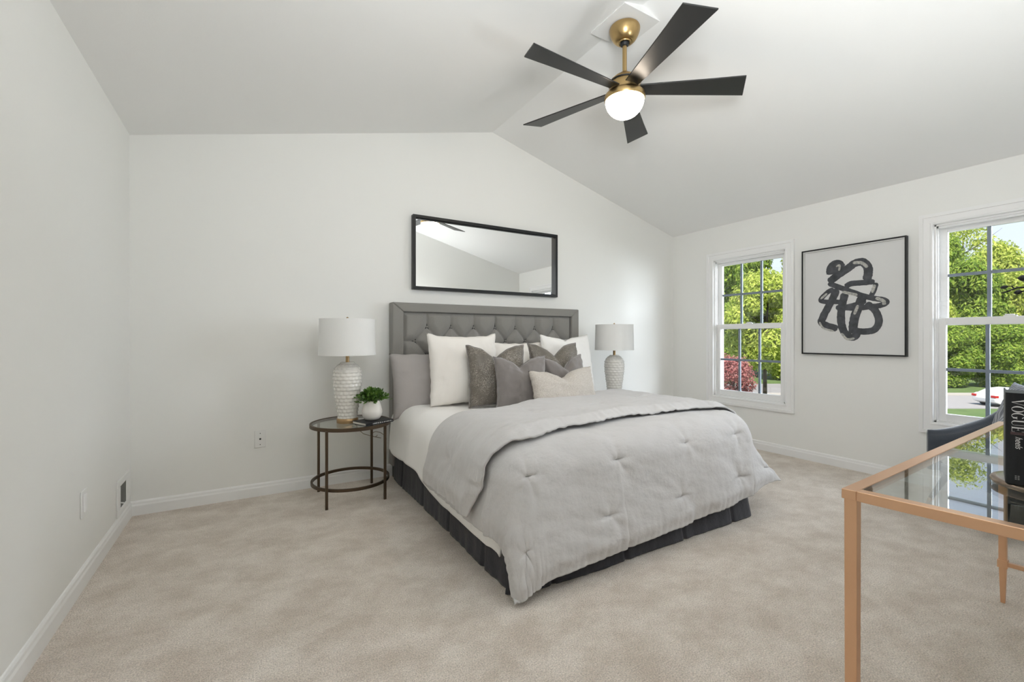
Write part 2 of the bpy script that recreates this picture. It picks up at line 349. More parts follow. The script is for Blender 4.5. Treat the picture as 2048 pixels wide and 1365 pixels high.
def make_window(name, y0, y1):
    root = thing(name, None, None, (R, (y0 + y1) / 2, WZ0), kind='structure')
    ow, oz0, oz1 = 0.085, 0.425, 2.115
    # casing: profile swept round the opening, mitred
    prof = [(-0.085, 0.0), (-0.085, 0.022), (-0.060, 0.024), (-0.056, 0.019), (-0.020, 0.017), (-0.012, 0.021), (-0.003, 0.019), (0.0, 0.012), (0.004, 0.0), (0.004, -0.02)]
    cs = MB(); cor = [(y0, WZ0, 1, 1), (y1, WZ0, -1, 1), (y1, WZ1, -1, -1), (y0, WZ1, 1, -1)]
    vs = []; n = len(prof)
    for (cy, cz_, sy, sz) in cor:
        for (o_, t_) in prof: vs.append((R - t_, cy + sy * o_, cz_ + sz * o_))
    fs = [(i * n + k, i * n + k + 1, ((i + 1) % 4) * n + k + 1, ((i + 1) % 4) * n + k) for i in range(4) for k in range(n - 1)]
    cs.add(vs, fs); cs.build('casing', M['trim'], root)
    # jamb lining with stops
    j = MB(); d0, d1 = R - 0.002, R + T + .01
    j.box(d0, d1, y0 - .001, y0 + 0.014, WZ0, WZ1); j.box(d0, d1, y1 - 0.014, y1 + .001, WZ0, WZ1)
    j.box(d0, d1, y0, y1, WZ0 - .001, WZ0 + 0.016); j.box(d0, d1, y0, y1, WZ1 - 0.014, WZ1 + .001)
    for (a, b) in ((R + .012, R + .024), (R + .055, R + .06), (R + .094, R + .115)):
        j.box(a, b, y0 + .014, y0 + .022, WZ0 + .016, WZ1 - .014); j.box(a, b, y1 - .022, y1 - .014, WZ0 + .016, WZ1 - .014)
    j.box(R + .012, R + .055, y0 + .014, y1 - .014, WZ1 - .03, WZ1 - .014)
    j.build('jamb', M['trim'], root)
    zm = 1.2825
    for nm, a, b, z0, z1, xs in (('lower_sash', y0 + .016, y1 - .016, WZ0 + .016, zm + .028, R + .024), ('upper_sash', y0 + .016, y1 - .016, zm - .028, WZ1 - .014, R + .060)):
        xe = xs + .031; s = MB(); st = 0.046
        bot = 0.056 if nm == 'lower_sash' else 0.05; top = 0.055 if nm == 'lower_sash' else 0.048
        s.box(xs, xe, a, a + st, z0, z1); s.box(xs, xe, b - st, b, z0, z1)
        s.box(xs, xe, a + st, b - st, z0, z0 + bot); s.box(xs, xe, a + st, b - st, z1 - top, z1)
        so = s.build(nm, M['trim'], root, bevel=0.003)
        gy0, gy1, gz0, gz1 = a + st, b - st, z0 + bot, z1 - top; xm = (xs + xe) / 2
        MB().box(xm - .002, xm + .002, gy0, gy1, gz0, gz1).build('pane', M['pane'], so)
        mu = MB()
        for k in (1, 2):
            yy = gy0 + (gy1 - gy0) * k / 3; mu.box(xm - .008, xm + .008, yy - .011, yy + .011, gz0, gz1)
        zz = (gz0 + gz1) / 2; mu.box(xm - .0085, xm + .0085, gy0, gy1, zz - .011, zz + .011)
        mu.build('muntin_grid', M['muntin'], so)
        if nm == 'lower_sash':
            k = MB(); yc = (a + b) / 2
            k.box(xs + .002, xs + .026, yc - .032, yc + .032, z1, z1 + .007); k.tube([(xs + .014, yc - .02, z1 + .010), (xs + .014, yc + .026, z1 + .012)], .005)
            k.build('sash_lock', M['trim'], so)
    return root
make_window('window_1', *WINS[0]); make_window('window_2', *WINS[1])

# baseboards
BP = [(0, 0), (0.015, 0), (0.015, 0.062), (0.011, 0.072), (0.010, 0.084), (0.005, 0.092), (0, 0.094)]
struct(MB().prism(BP, lambda u, v, w: (w, D - u, v), L, R).build('baseboard_back', M['trim']))
struct(MB().prism(BP, lambda u, v, w: (L + u, w, v), BACK, D).build('baseboard_left', M['trim']))
struct(MB().prism(BP, lambda u, v, w: (R - u, w, v), FR, D).build('baseboard_right', M['trim']))
bf = MB().prism(BP, lambda u, v, w: (w, FR + u, v), 1.1, R)
struct(bf.build('baseboard_front', M['trim']))

# ------------------------------------------------------------------ wall fittings
def wall_plate(root_label, loc, axis):
    t = thing('outlet_plate' if axis == 'B' else 'switch_plate', root_label, 'wall plate', loc); return t
t = thing('cable_outlet', 'small white cable outlet plate low on the back wall left of the side table', 'outlet', (0.064, D, 0.416))
MB().box(0.027, 0.101, D - .006, D, 0.353, 0.479).build('plate', M['plate'], t, bevel=0.003)
for z, r in ((0.416, .0065), (0.457, .003), (0.375, .003)):
    MB().tube([(0.064, D - .0095 if r > .005 else D - .0068, z), (0.064, D - .003, z)], r, 12).build('socket' if r > .005 else 'screw', M['dark_hole'], t)
t = thing('outlet', 'white rectangular outlet plate low on the left wall, nearer the camera than the vent', 'outlet', (L, 2.805, 0.383))
MB().box(L, L + .006, 2.765, 2.848, 0.320, 0.446).build('plate', M['plate'], t, bevel=0.003)
MB().box(L + .004, L + .012, 2.79, 2.823, 0.343, 0.423).build('receptacle', M['trim'], t, bevel=0.003)
t = thing('wall_vent', 'white framed air vent with grey grille low on the left wall beside the corner', 'vent', (L, 3.56, 0.21))
vf = MB(); y0, y1, z0, z1 = 3.40, 3.715, 0.100, 0.312
vf.box(L, L + .010, y0, y1, z0, z0 + .04); vf.box(L, L + .010, y0, y1, z1 - .04, z1)
vf.box(L, L + .010, y0, y0 + .06, z0 + .04, z1 - .04); vf.box(L, L + .010, y1 - .11, y1, z0 + .04, z1 - .04)
vf.build('vent_frame', M['plate'], t, bevel=0.003)
MB().box(L + .0005, L + .002, y0 + .06, y1 - .11, z0 + .04, z1 - .04).build('duct_back', M['dark_hole'], t)
g = MB()
for k in range(9):
    y = y0 + .066 + k * .0168; g.box(L + .002, L + .007, y, y + .006, z0 + .04, z1 - .04)
g.build('grille', M['vent_grey'], t)
MB().tube([(L + .007, y0 + .07, z0 + .072), (L + .026, y0 + .07, z0 + .066)], .004).build('damper_lever', M['plate'], t)

# ------------------------------------------------------------------ ceiling fan
FX, FY = 1.995, 2.005
fan = thing('ceiling_fan', 'ceiling fan with five black blades, brass motor and lit white globe', 'ceiling fan', (FX, FY, 3.074))
MB().lathe([(0.090, 3.074), (0.093, 3.066), (0.092, 3.052), (0.084, 3.028), (0.070, 3.004), (0.054, 2.989), (0.046, 2.986)], (FX, FY, 0), 48).build('canopy', M['brass'], fan)
MB().lathe([(0.040, 2.990), (0.040, 2.980), (0.034, 2.978), (0.033, 2.984)], (FX, FY, 0), 32).build('canopy_collar', M['brass'], fan)
MB().lathe([(0.028, 2.988), (0.026, 2.970), (0.018, 2.962)], (FX, FY, 0), 24).build('hanger_ball', M['black_satin'], fan)
MB().lathe([(0.0135, 2.985), (0.0135, 2.76)], (FX, FY, 0), 24).build('downrod', M['brass'], fan)
MB().lathe([(0.020, 2.800), (0.030, 2.795), (0.034, 2.785), (0.034, 2.778)], (FX, FY, 0), 32).build('rod_coupling', M['brass'], fan)
MB().lathe([(0.034, 2.778), (0.066, 2.770), (0.086, 2.752), (0.094, 2.735), (0.096, 2.690), (0.096, 2.672)], (FX, FY, 0), 56).build('motor_housing', M['brass'], fan)
MB().lathe([(0.0965, 2.738), (0.0985, 2.737), (0.0985, 2.731), (0.0965, 2.730)], (FX, FY, 0), 56).build('trim_band', M['black_satin'], fan)
MB().lathe([(0.095, 2.674), (0.110, 2.670), (0.110, 2.664), (0.120, 2.660), (0.1235, 2.650), (0.1235, 2.632), (0.119, 2.624)], (FX, FY, 0), 56).build('light_kit_ring', M['brass'], fan)
gp = [(0.117 * math.cos(q), 2.630 - 0.112 * math.sin(q)) for q in [i / 16 * PI / 2 for i in range(16)]] + [(0.0005, 2.518)]
MB().lathe(gp, (FX, FY, 0), 56).build('light_globe', M['globe'], fan)
def blade_mb(a):
    m = MB(); ca, sa = math.cos(a), math.sin(a); pit = math.radians(-11)
    outl = []
    r0, r1 = 0.085, 0.740
    for i in range(13):
        t_ = i / 12; r = r0 + (r1 - r0) * t_; hw = 0.042 + 0.038 * t_
        outl.append((r, hw, hw))
    n = len(outl); vs = []
    for top in (0.004, -0.004):
        for side in (1, -1):
            for k, (r, h1, h2) in enumerate(outl):
                rr = r + (0.0 if side > 0 else -0.045) * sst(0.6, 1, k / 12)
                w_ = side * h1
                z = 2.692 + top + math.sin(pit) * w_; v = math.cos(pit) * w_
                vs.append((FX + ca * rr - sa * v, FY + sa * rr + ca * v, z))
    q = lambda tp, sd, k: (tp * 2 + sd) * n + k
    fs = []
    for k in range(n - 1):
        fs += [(q(0, 0, k), q(0, 1, k), q(0, 1, k + 1), q(0, 0, k + 1)), (q(1, 0, k), q(1, 0, k + 1), q(1, 1, k + 1), q(1, 1, k)),
               (q(0, 0, k), q(0, 0, k + 1), q(1, 0, k + 1), q(1, 0, k)), (q(0, 1, k), q(1, 1, k), q(1, 1, k + 1), q(0, 1, k + 1))]
    fs += [(q(0, 0, 0), q(1, 0, 0), q(1, 1, 0), q(0, 1, 0)), (q(0, 0, n - 1), q(0, 1, n - 1), q(1, 1, n - 1), q(1, 0, n - 1))]
    return m.add(vs, fs)
for k in range(5):
    blade_mb(math.radians(37.5 + 72 * k)).build('blade', M['blade'], fan, bevel=0.002)

# ------------------------------------------------------------------ mirror over the bed
x0, x1, z0, z1 = 1.199, 2.726, 1.576, 2.218
mir = thing('wall_mirror', 'wide rectangular wall mirror in a deep black frame above the headboard', 'mirror', ((x0 + x1) / 2, D, (z0 + z1) / 2))
fw, fd = 0.024, 0.055
for a, b, c_, d_ in ((x0, x1, z1 - fw, z1), (x0, x1, z0, z0 + fw), (x0, x0 + fw, z0 + fw, z1 - fw), (x1 - fw, x1, z0 + fw, z1 - fw)):
    pass
fr = MB(); fr.box(x0, x1, D - fd, D - .004, z1 - fw, z1); fr.box(x0, x1, D - fd, D - .004, z0, z0 + fw)
fr.box(x0, x0 + fw, D - fd, D - .004, z0 + fw, z1 - fw); fr.box(x1 - fw, x1, D - fd, D - .004, z0 + fw, z1 - fw)
fr.box(x0 + fw, x1 - fw, D - .030, D - .010, z1 - fw - .006, z1 - fw); fr.box(x0 + fw, x1 - fw, D - .030, D - .010, z0 + fw, z0 + fw + .006)
fr.build('frame', M['black_satin'], mir, bevel=0.002)
MB().box(x0 + fw, x1 - fw, D - .016, D - .012, z0 + fw, z1 - fw).build('mirror_glass', M['mirror'], mir)

# ------------------------------------------------------------------ framed artwork
y0, y1, z0, z1 = 1.441, 2.222, 1.006, 1.977
art = thing('framed_print', 'thin black framed abstract brush stroke print between the two windows', 'picture', (R, (y0 + y1) / 2, (z0 + z1) / 2))
fw, fd = 0.012, 0.042; fr = MB()
fr.box(R - fd, R - .003, y0, y1, z1 - fw, z1); fr.box(R - fd, R - .003, y0, y1, z0, z0 + fw)
fr.box(R - fd, R - .003, y0, y0 + fw, z0 + fw, z1 - fw); fr.box(R - fd, R - .003, y1 - fw, y1, z0 + fw, z1 - fw)
fr.build('frame', M['black_satin'], art, bevel=0.0015)
sp = MB(); a, b, c_, d_ = y0 + fw, y1 - fw, z0 + fw, z1 - fw; q = 0.008
sp.box(R - .036, R - .008, a, b, d_ - q, d_); sp.box(R - .036, R - .008, a, b, c_, c_ + q); sp.box(R - .036, R - .008, a, a + q, c_ + q, d_ - q); sp.box(R - .036, R - .008, b - q, b, c_ + q, d_ - q)
sp.build('inner_mat_edge', M['mat_paper'], art)
MB().box(R - .016, R - .010, a + q, b - q, c_ + q, d_ - q).build('paper', M['mat_paper'], art)
INK = [(0.052, [(1.987, 1.731), (1.987, 1.783), (1.962, 1.818), (1.925, 1.818), (1.901, 1.78)]), (0.049, [(2.004, 1.664), (1.925, 1.723), (1.844, 1.776), (1.802, 1.807), (1.746, 1.81), (1.71, 1.766), (1.704, 1.712), (1.715, 1.649)]), (0.033, [(2.008, 1.656), (1.925, 1.613), (1.844, 1.571), (1.746, 1.521), (1.658, 1.489), (1.6, 1.474), (1.579, 1.453), (1.612, 1.431), (1.678, 1.423), (1.788, 1.416), (1.873, 1.423), (1.947, 1.431)]), (0.035, [(1.873, 1.608), (1.83, 1.632), (1.746, 1.632), (1.658, 1.632)]), (0.028, [(1.646, 1.621), (1.668, 1.547), (1.685, 1.516)]), (0.031, [(1.962, 1.599), (2.016, 1.57), (2.067, 1.513), (2.039, 1.489), (1.962, 1.483), (1.881, 1.473)]), (0.046, [(1.94, 1.597), (1.97, 1.514), (2.016, 1.422), (2.051, 1.345), (2.063, 1.302), (2.016, 1.266), (1.932, 1.239)]), (0.046, [(1.873, 1.557), (1.895, 1.458), (1.906, 1.357), (1.899, 1.263), (1.873, 1.195), (1.83, 1.162), (1.791, 1.182), (1.784, 1.244)]), (0.051, [(1.739, 1.521), (1.767, 1.449), (1.798, 1.352), (1.812, 1.27), (1.812, 1.195)]), (0.04, [(1.719, 1.454), (1.665, 1.402), (1.637, 1.345), (1.631, 1.281), (1.662, 1.226), (1.719, 1.212), (1.781, 1.215)]), (0.028, [(1.888, 1.428), (1.802, 1.447), (1.719, 1.47)]), (0.043, [(1.962, 1.754), (1.903, 1.763), (1.844, 1.772)])]
HL = [(0.019, [(1.816, 1.814), (1.753, 1.804), (1.708, 1.76)]), (0.017, [(1.657, 1.606), (1.676, 1.54)]), (0.018, [(1.895, 1.567), (1.83, 1.545), (1.781, 1.528)]), (0.019, [(1.652, 1.494), (1.6, 1.466), (1.593, 1.431)]), (0.018, [(1.777, 1.442), (1.805, 1.361)]), (0.012, [(1.944, 1.798), (1.916, 1.805), (1.921, 1.757)]), (0.014, [(2.069, 1.515), (2.016, 1.563)]), (0.012, [(2.079, 1.304), (2.047, 1.248), (1.962, 1.217)]), (0.014, [(1.903, 1.2), (1.859, 1.147), (1.802, 1.153)])]
def catmull(p, n=8):
    p = [Vector((a, b)) for a, b in p]; e = [p[0] * 2 - p[1]] + p + [p[-1] * 2 - p[-2]]; out = []
    for i in range(1, len(e) - 2):
        for k in range(n):
            t = k / n; out.append(0.5 * ((2 * e[i]) + (e[i + 1] - e[i - 1]) * t + (2 * e[i - 1] - 5 * e[i] + 4 * e[i + 1] - e[i + 2]) * t * t + (3 * e[i] - e[i - 1] - 3 * e[i + 1] + e[i + 2]) * t ** 3))
    return out + [p[-1]]
def strokes(data, x, seed):
    m = MB(); rnd = random.Random(seed)
    for si, (w, pts) in enumerate(data):
        w *= 1.36; c = catmull(pts, 9); n = len(c); vs = []
        for i, p in enumerate(c):
            t = (c[min(i + 1, n - 1)] - c[max(i - 1, 0)]).normalized(); nn = Vector((-t.y, t.x))
            cap = min(1, (0.45 + i * 0.4), (0.45 + (n - 1 - i) * 0.4))
            j1 = 1 + 0.10 * noise.noise((i * .5, si * 3.1, seed)); j2 = 1 + 0.10 * noise.noise((i * .5, si * 3.1 + 50, seed))
            for k in (p + nn * w / 2 * j1 * cap, p - nn * w / 2 * j2 * cap): vs.append((x - si * 0.00012, k.x, k.y))
        m.add(vs, [(2 * i, 2 * i + 1, 2 * i + 3, 2 * i + 2) for i in range(n - 1)])
    return m
strokes(INK, R - .0165, 1).build('ink_strokes', M['ink'], art); 
for k_, h_ in enumerate(HL): strokes([h_], R - .0185, 2 + k_).build('dry_brush_highlight', M['ink_light'], art)

# ------------------------------------------------------------------ bed
BX, HW = 1.94, 0.93                                   # centre line and half width of the mattress
YF, YH = 1.72, 3.60                                   # foot and head ends
bed = thing('bed', 'king bed with grey tufted upholstered headboard and dark charcoal skirt', 'bed', (BX, 2.66, 0))
hx0, hx1, hz1 = 1.004, 2.953, 1.453; by = 3.622
bw = 0.094
hb = thing('headboard', None, None, ((hx0 + hx1) / 2, 3.68, 0)); hb.parent = bed; hb.location = Vector(((hx0 + hx1) / 2, 3.68, 0)) - bed.location
b_ = MB()
b_.prism([(hx0, hz1), (hx1, hz1), (hx1 - bw, hz1 - bw * .82), (hx0 + bw, hz1 - bw * .82)], lambda u, v, w: (u, w, v), by, 3.73)
b_.prism([(hx0, 0.10), (hx0, hz1), (hx0 + bw, hz1 - bw * .82), (hx0 + bw, 0.10)], lambda u, v, w: (u, w, v), by, 3.73)
b_.prism([(hx1, 0.10), (hx1 - bw, 0.10), (hx1 - bw, hz1 - bw * .82), (hx1, hz1)], lambda u, v, w: (u, w, v), by, 3.73)
b_.build('headboard_border', M['head'], hb, bevel=0.010, seg=3)
MB().box(hx0 + bw - .01, hx1 - bw + .01, 3.665, 3.725, 0.12, hz1 - .06).build('headboard_back_panel', M['dark_gap'], hb)
px0, px1, pz0, pz1 = hx0 + bw + .003, hx1 - bw - .003, 0.40, hz1 - bw * .82 - .003
pitch = 0.2221; rowz = 0.122; xc0 = (px0 + px1) / 2
btn = []
for r_ in range(7):
    z = 1.253 - r_ * rowz
    ks = [(k - 3) for k in range(7)] if r_ % 2 == 0 else [(k - 3.5) for k in range(8)]
    btn += [(xc0 + k * pitch, z, r_) for k in ks]
segs = []
for (x, z, r_) in btn:
    if r_ == 0: segs.append((x, z, x, pz1))
    for (x2, z2, r2) in btn:
        if r2 == r_ + 1 and abs(abs(x - x2) - pitch / 2) < .01: segs.append((x, z, x2, z2))
    if r_ % 2 == 1 and (abs(x - xc0) > pitch * 3.4): segs.append((x, z, px0 if x < xc0 else px1, z))
def sdist(x, z, s_):
    ax, az, bx_, bz = s_; dx, dz = bx_ - ax, bz - az; t = max(0, min(1, ((x - ax) * dx + (z - az) * dz) / (dx * dx + dz * dz)))
    return math.hypot(x - ax - dx * t, z - az - dz * t)
def tuft(u, v):
    x = px0 + (px1 - px0) * u; z = pz0 + (pz1 - pz0) * v
    db = min(math.hypot(x - b0, z - b1) for b0, b1, _ in btn)
    ds = min(sdist(x, z, s_) for s_ in segs)
    h = 0.030 * min(1, (ds / 0.055)) ** 0.6 + 0.0 - 0.020 * math.exp(-(db / 0.020)) - 0.004 * math.exp(-(ds / .006) ** 2)
    e = min(x - px0, px1 - x, pz1 - z); h *= sst(0, 0.03, e) * .85 + .15
    return (x, 3.660 - h, z)
MB().grid(241, 121, tuft).build('tufted_panel', M['head'], hb)
for (x, z, r_) in btn:
    if z > 0.98: MB().lathe([(0.0005, 0.007), (0.006, 0.006), (0.009, 0.002), (0.009, -0.004)], (0, 0, 0), 12)
for (x, z, r_) in btn:
    if z > 0.98:
        bm_ = MB(); m0 = MB().lathe([(0.0005, 0.007), (0.006, 0.0055), (0.0092, 0.002), (0.0092, -0.006)], (0, 0, 0), 12)
        bm_.add([(x + a, 3.664 - c_, z + b0) for a, b0, c_ in m0.v], m0.f, True); bm_.build('button', M['head'], hb)
MB().box(BX - HW + .02, BX + HW - .06, YF + .06, YH, 0.345, 0.60).build('mattress', M['white'], bed, bevel=0.08, seg=4)
MB().box(BX - HW + .04, BX + HW - .09, YF + .08, YH, 0.12, 0.335).build('box_spring', M['dark_gap'], bed)
lg = MB()
for sx in (hx0 + .02, hx1 - .06):
    MB().box(sx, sx + .04, 3.64, 3.70, 0.0, 0.11).build('leg', M['black_satin'], bed)
def skirt(u, v):
    # path: head-left -> foot-left -> foot-right -> head-right with rounded corners
    xl, xr, yf, yh = 1.005, 2.825, YF - .005, 3.60; rc = 0.07
    l1 = yh - yf - rc; l2 = rc * PI / 2; l3 = xr - xl - 2 * rc; tot = 2 * l1 + 2 * l2 + l3; d = u * tot
    if d < l1: p = (xl, yh - d); n = (-1, 0)
    elif d < l1 + l2: q = (d - l1) / rc; p = (xl + rc - rc * math.cos(q), yf + rc - rc * math.sin(q)); n = (-math.cos(q), -math.sin(q))
    elif d < l1 + l2 + l3: p = (xl + rc + d - l1 - l2, yf); n = (0, -1)
    elif d < l1 + 2 * l2 + l3: q = (d - l1 - l2 - l3) / rc; p = (xr - rc + rc * math.sin(q), yf + rc - rc * math.cos(q)); n = (math.sin(q), -math.cos(q))
    else: p = (xr, yf + rc + d - l1 - 2 * l2 - l3); n = (1, 0)
    z = 0.004 + 0.34 * v
    w_ = (0.013 * noise.noise((d * 2.3, 0, 3)) + 0.005 * noise.noise((d * 7, v * .8, 1)) + 0.004 * noise.noise((d * 22, v * 3, 1))) * (1.15 - v)
    k = d % 0.46; w_ -= 0.014 * math.exp(-((k - .23) / 0.012) ** 2) * (1 - v * .5)
    w_ += 0.05 * (1 - v) ** 1.5 * (1 if n[1] < -.5 else .15) - 0.012
    return (p[0] + n[0] * w_, p[1] + n[1] * w_, z)
MB().grid(520, 22, skirt).build('bed_skirt', M['skirt'], bed, solid=0.004)

def drape_pt(s, y, off, zt, r, w, yf, flare, corner_shift=(0, 0, 0), cornerL=(0, 0, 0)):
    """s: cloth coordinate across from the centre line; y: cloth coordinate along (past the foot it hangs)"""
    lim = w - r; A = max(0.0, abs(s) - lim); B = max(0.0, (yf + r) - y); d = math.hypot(A, B); h2 = d; d = (A ** 3 + B ** 3) ** (1 / 3)
    bx_ = max(-lim, min(lim, s)); by_ = max(y, yf + r)
    if d < 1e-6: n = Vector((0, 0, 1)); p = Vector((bx_, by_, zt))
    else:
        h = Vector((math.copysign(A, s), -B, 0)) / h2
        if d < r * PI / 2:
            q = d / r; p = Vector((bx_, by_, zt - r * (1 - math.cos(q)))) + h * r * math.sin(q); n = h * math.sin(q) + Vector((0, 0, math.cos(q)))
        else:
            dd = d - r * PI / 2; p = Vector((bx_, by_, zt - r - dd * math.sqrt(max(0, 1 - flare * flare)))) + h * (r + flare * dd); n = h
    p = p + n * off
    return p, d, A, B
# white blanket
def blanket(u, v):
    s = -1.235 + 2.33 * u; y = 3.60 - (3.60 - 1.62) * v
    wv = 0.010 * noise.noise((s * 3, y * 3, 5)) + 0.005 * noise.noise((s * 9, y * 9, 2)) + 0.008
    edge = sst(0.25, 0.0, u) ; wv += edge * 0.012 * noise.noise((y * 6, u * 3, 9))
    wv += 0.012 * sst(0.0, .1, v) * sst(.5, .1, v)
    p, d, A, B = drape_pt(s, y, wv, 0.605, 0.13, HW + .015, YF + .02, 0.10)
    hem = (0.03 * noise.noise((y * 2.2, 0, 7)) - 0.085 * sst(3.2, 2.4, y)) * edge
    return (BX + p.x, p.y, max(0.012, p.z + hem))
tag(MB().grid(150, 120, blanket).build('blanket', M['white'], solid=0.012), 'white blanket covering the mattress, visible near the pillows and down the left side', 'blanket')
# grey comforter: hangs over the foot, folded back on itself towards the foot
FOLD = [(-1.30, 2.60), (-0.98, 2.50), (-0.74, 2.45), (-0.05, 2.64), (0.78, 2.86), (1.2, 2.92)]
HEM = [(-1.30, 1.965), (-1.0, 1.84), (-0.82, 1.80), (-0.4, 1.88), (0.08, 1.965), (0.6, 1.93), (1.0, 1.84), (1.2, 1.84)]
END = [(-1.30, 1.185), (-1.0, 1.185), (-0.7, 1.205), (-0.3, 1.225), (0.1, 1.235), (0.5, 1.265), (0.9, 1.30), (1.2, 1.30)]
TUFTS = [(-.87, 1.66), (-.30, 1.66), (.25, 1.68), (.73, 1.68), (1.02, 1.78), (-.40, 1.405), (.165, 1.395), (.70, 1.42), (-1.02, 1.36), (1.08, 1.42)]
TUFTS_UP = [(-1.02, 2.22), (-.45, 2.25), (.1, 2.3), (.62, 2.42), (.98, 2.3)]
def comforter(u, v):
    s = -1.285 + 2.46 * u
    if v > .62: s *= 1 - (0.045 if s < 0 else 0.01) * sst(.62, .68, v)
    yfold, yhem, yend = lerp_tab(FOLD, s), lerp_tab(HEM, s), lerp_tab(END, s)
    lay = 0.062
    l1 = yfold - yend; l2 = PI * lay / 2; l3 = yfold - yhem
    # v in [0,.62] lower layer from the foot hem to the fold, [.62,.68] the fold, rest the upper layer
    if v < 0.62:
        y = yend + l1 * (v / 0.62); off = 0.0; up = False; rim = v / 0.62
    elif v < 0.68:
        q = (v - 0.62) / 0.06 * PI; y = yfold + lay / 2 * math.sin(q); off = lay / 2 * (1 - math.cos(q)); up = q > PI / 2; rim = 1
    else:
        t_ = (v - 0.68) / 0.32; y = yfold - l3 * t_; off = lay; up = True; rim = 1 - t_
    e_s = min(u, 1 - u) * 2.46
    e_t = (y - yend) if not up else (y - yhem)
    pl = 0.0
    for (a, b) in (TUFTS_UP if up else TUFTS):
        dx, dy = s - a, y - b; dd = math.hypot(dx, dy)
        if dd < 0.4:
            an = math.atan2(dy, dx)
            pl -= 0.013 * math.exp(-(dd / 0.024) ** 1.3) + 0.012 * math.exp(-(dx / .060) ** 2 - (dy / .010) ** 2) + 0.008 * math.exp(-(dd / 0.12) ** 2)
            pl += 0.0035 * math.sin(an * 5 + a * 9) * math.exp(-((dd - .07) / .06) ** 2)
    pl += 0.012 * noise.noise((s * 2.4, y * 2.4, 3 + up * 7)) + 0.006 * noise.noise((s * 6, y * 7 + s * 2, 8 + up * 5)) + 0.0035 * noise.noise((s * 9, y * 22 + s * 6, 4 + up))
    # gathers running in from the hems
    g1 = math.exp(-max(e_t, 0) / 0.10); pl += 0.011 * g1 * noise.noise((s * 26, e_t * 5, 1 + up))
    g2 = math.exp(-max(e_s, 0) / 0.09); pl += 0.009 * g2 * noise.noise((y * 24, e_s * 5, 2 + up))
    big = math.exp(-max(e_t, 0) / 0.3) * (0 if up else 1); pl += 0.016 * big * noise.noise((s * 5.5, e_t * 1.5, 6))
    # plump, thinner at hems
    pl += 0.022 * sst(0, 0.10, e_s) * (sst(0, 0.08, e_t) if e_t < .3 else 1)
    if up: pl += 0.012 * math.exp(-((e_t - .07) / .06) ** 2)
    off2 = off + pl
    r = 0.15
    p, d, A, B = drape_pt(s, y, off2, 0.632, r, HW + .02, YF - .015, 0.16)
    # right-hand corner stands out as a wing, left corner sinks to the floor
    if s > 0 and B > 0 and A > 0:
        wgt = sst(0.05, 0.40, A) * sst(0.10, 0.62, B); p += Vector((0.33, 0.03, 0.05)) * wgt
    if s < 0 and B > 0 and A > 0:
        wgt = sst(0.05, 0.45, A) * sst(0.1, 0.65, B); p += Vector((-0.02, -0.03, 0.0)) * wgt
    if s < -.3:
        # deep fold down the hanging left corner
        k = sst(0.15, 0.6, d); ph = math.atan2(B, A) if d > 0 else 0
        f_ = 0.022 * k * math.cos(ph * 4.2 + 0.8) if B > 0.01 else 0
        if d > 1e-6: p += Vector((-A, -B, 0)).normalized() * f_
    z = p.z
    lo = 0.024 + 0.010 * noise.noise((s * 8, y * 8, 0))
    if z < lo:
        ex = lo - z; p.z = lo
        if d > 0: p += Vector((math.copysign(A, s), -B, 0)).normalized() * ex * 0.6
    return (BX + p.x, p.y, p.z)
tag(MB().grid(300, 300, comforter).build('comforter', M['comf'], solid=0.010), 'puffy pale grey comforter folded back over the foot of the bed', 'comforter')

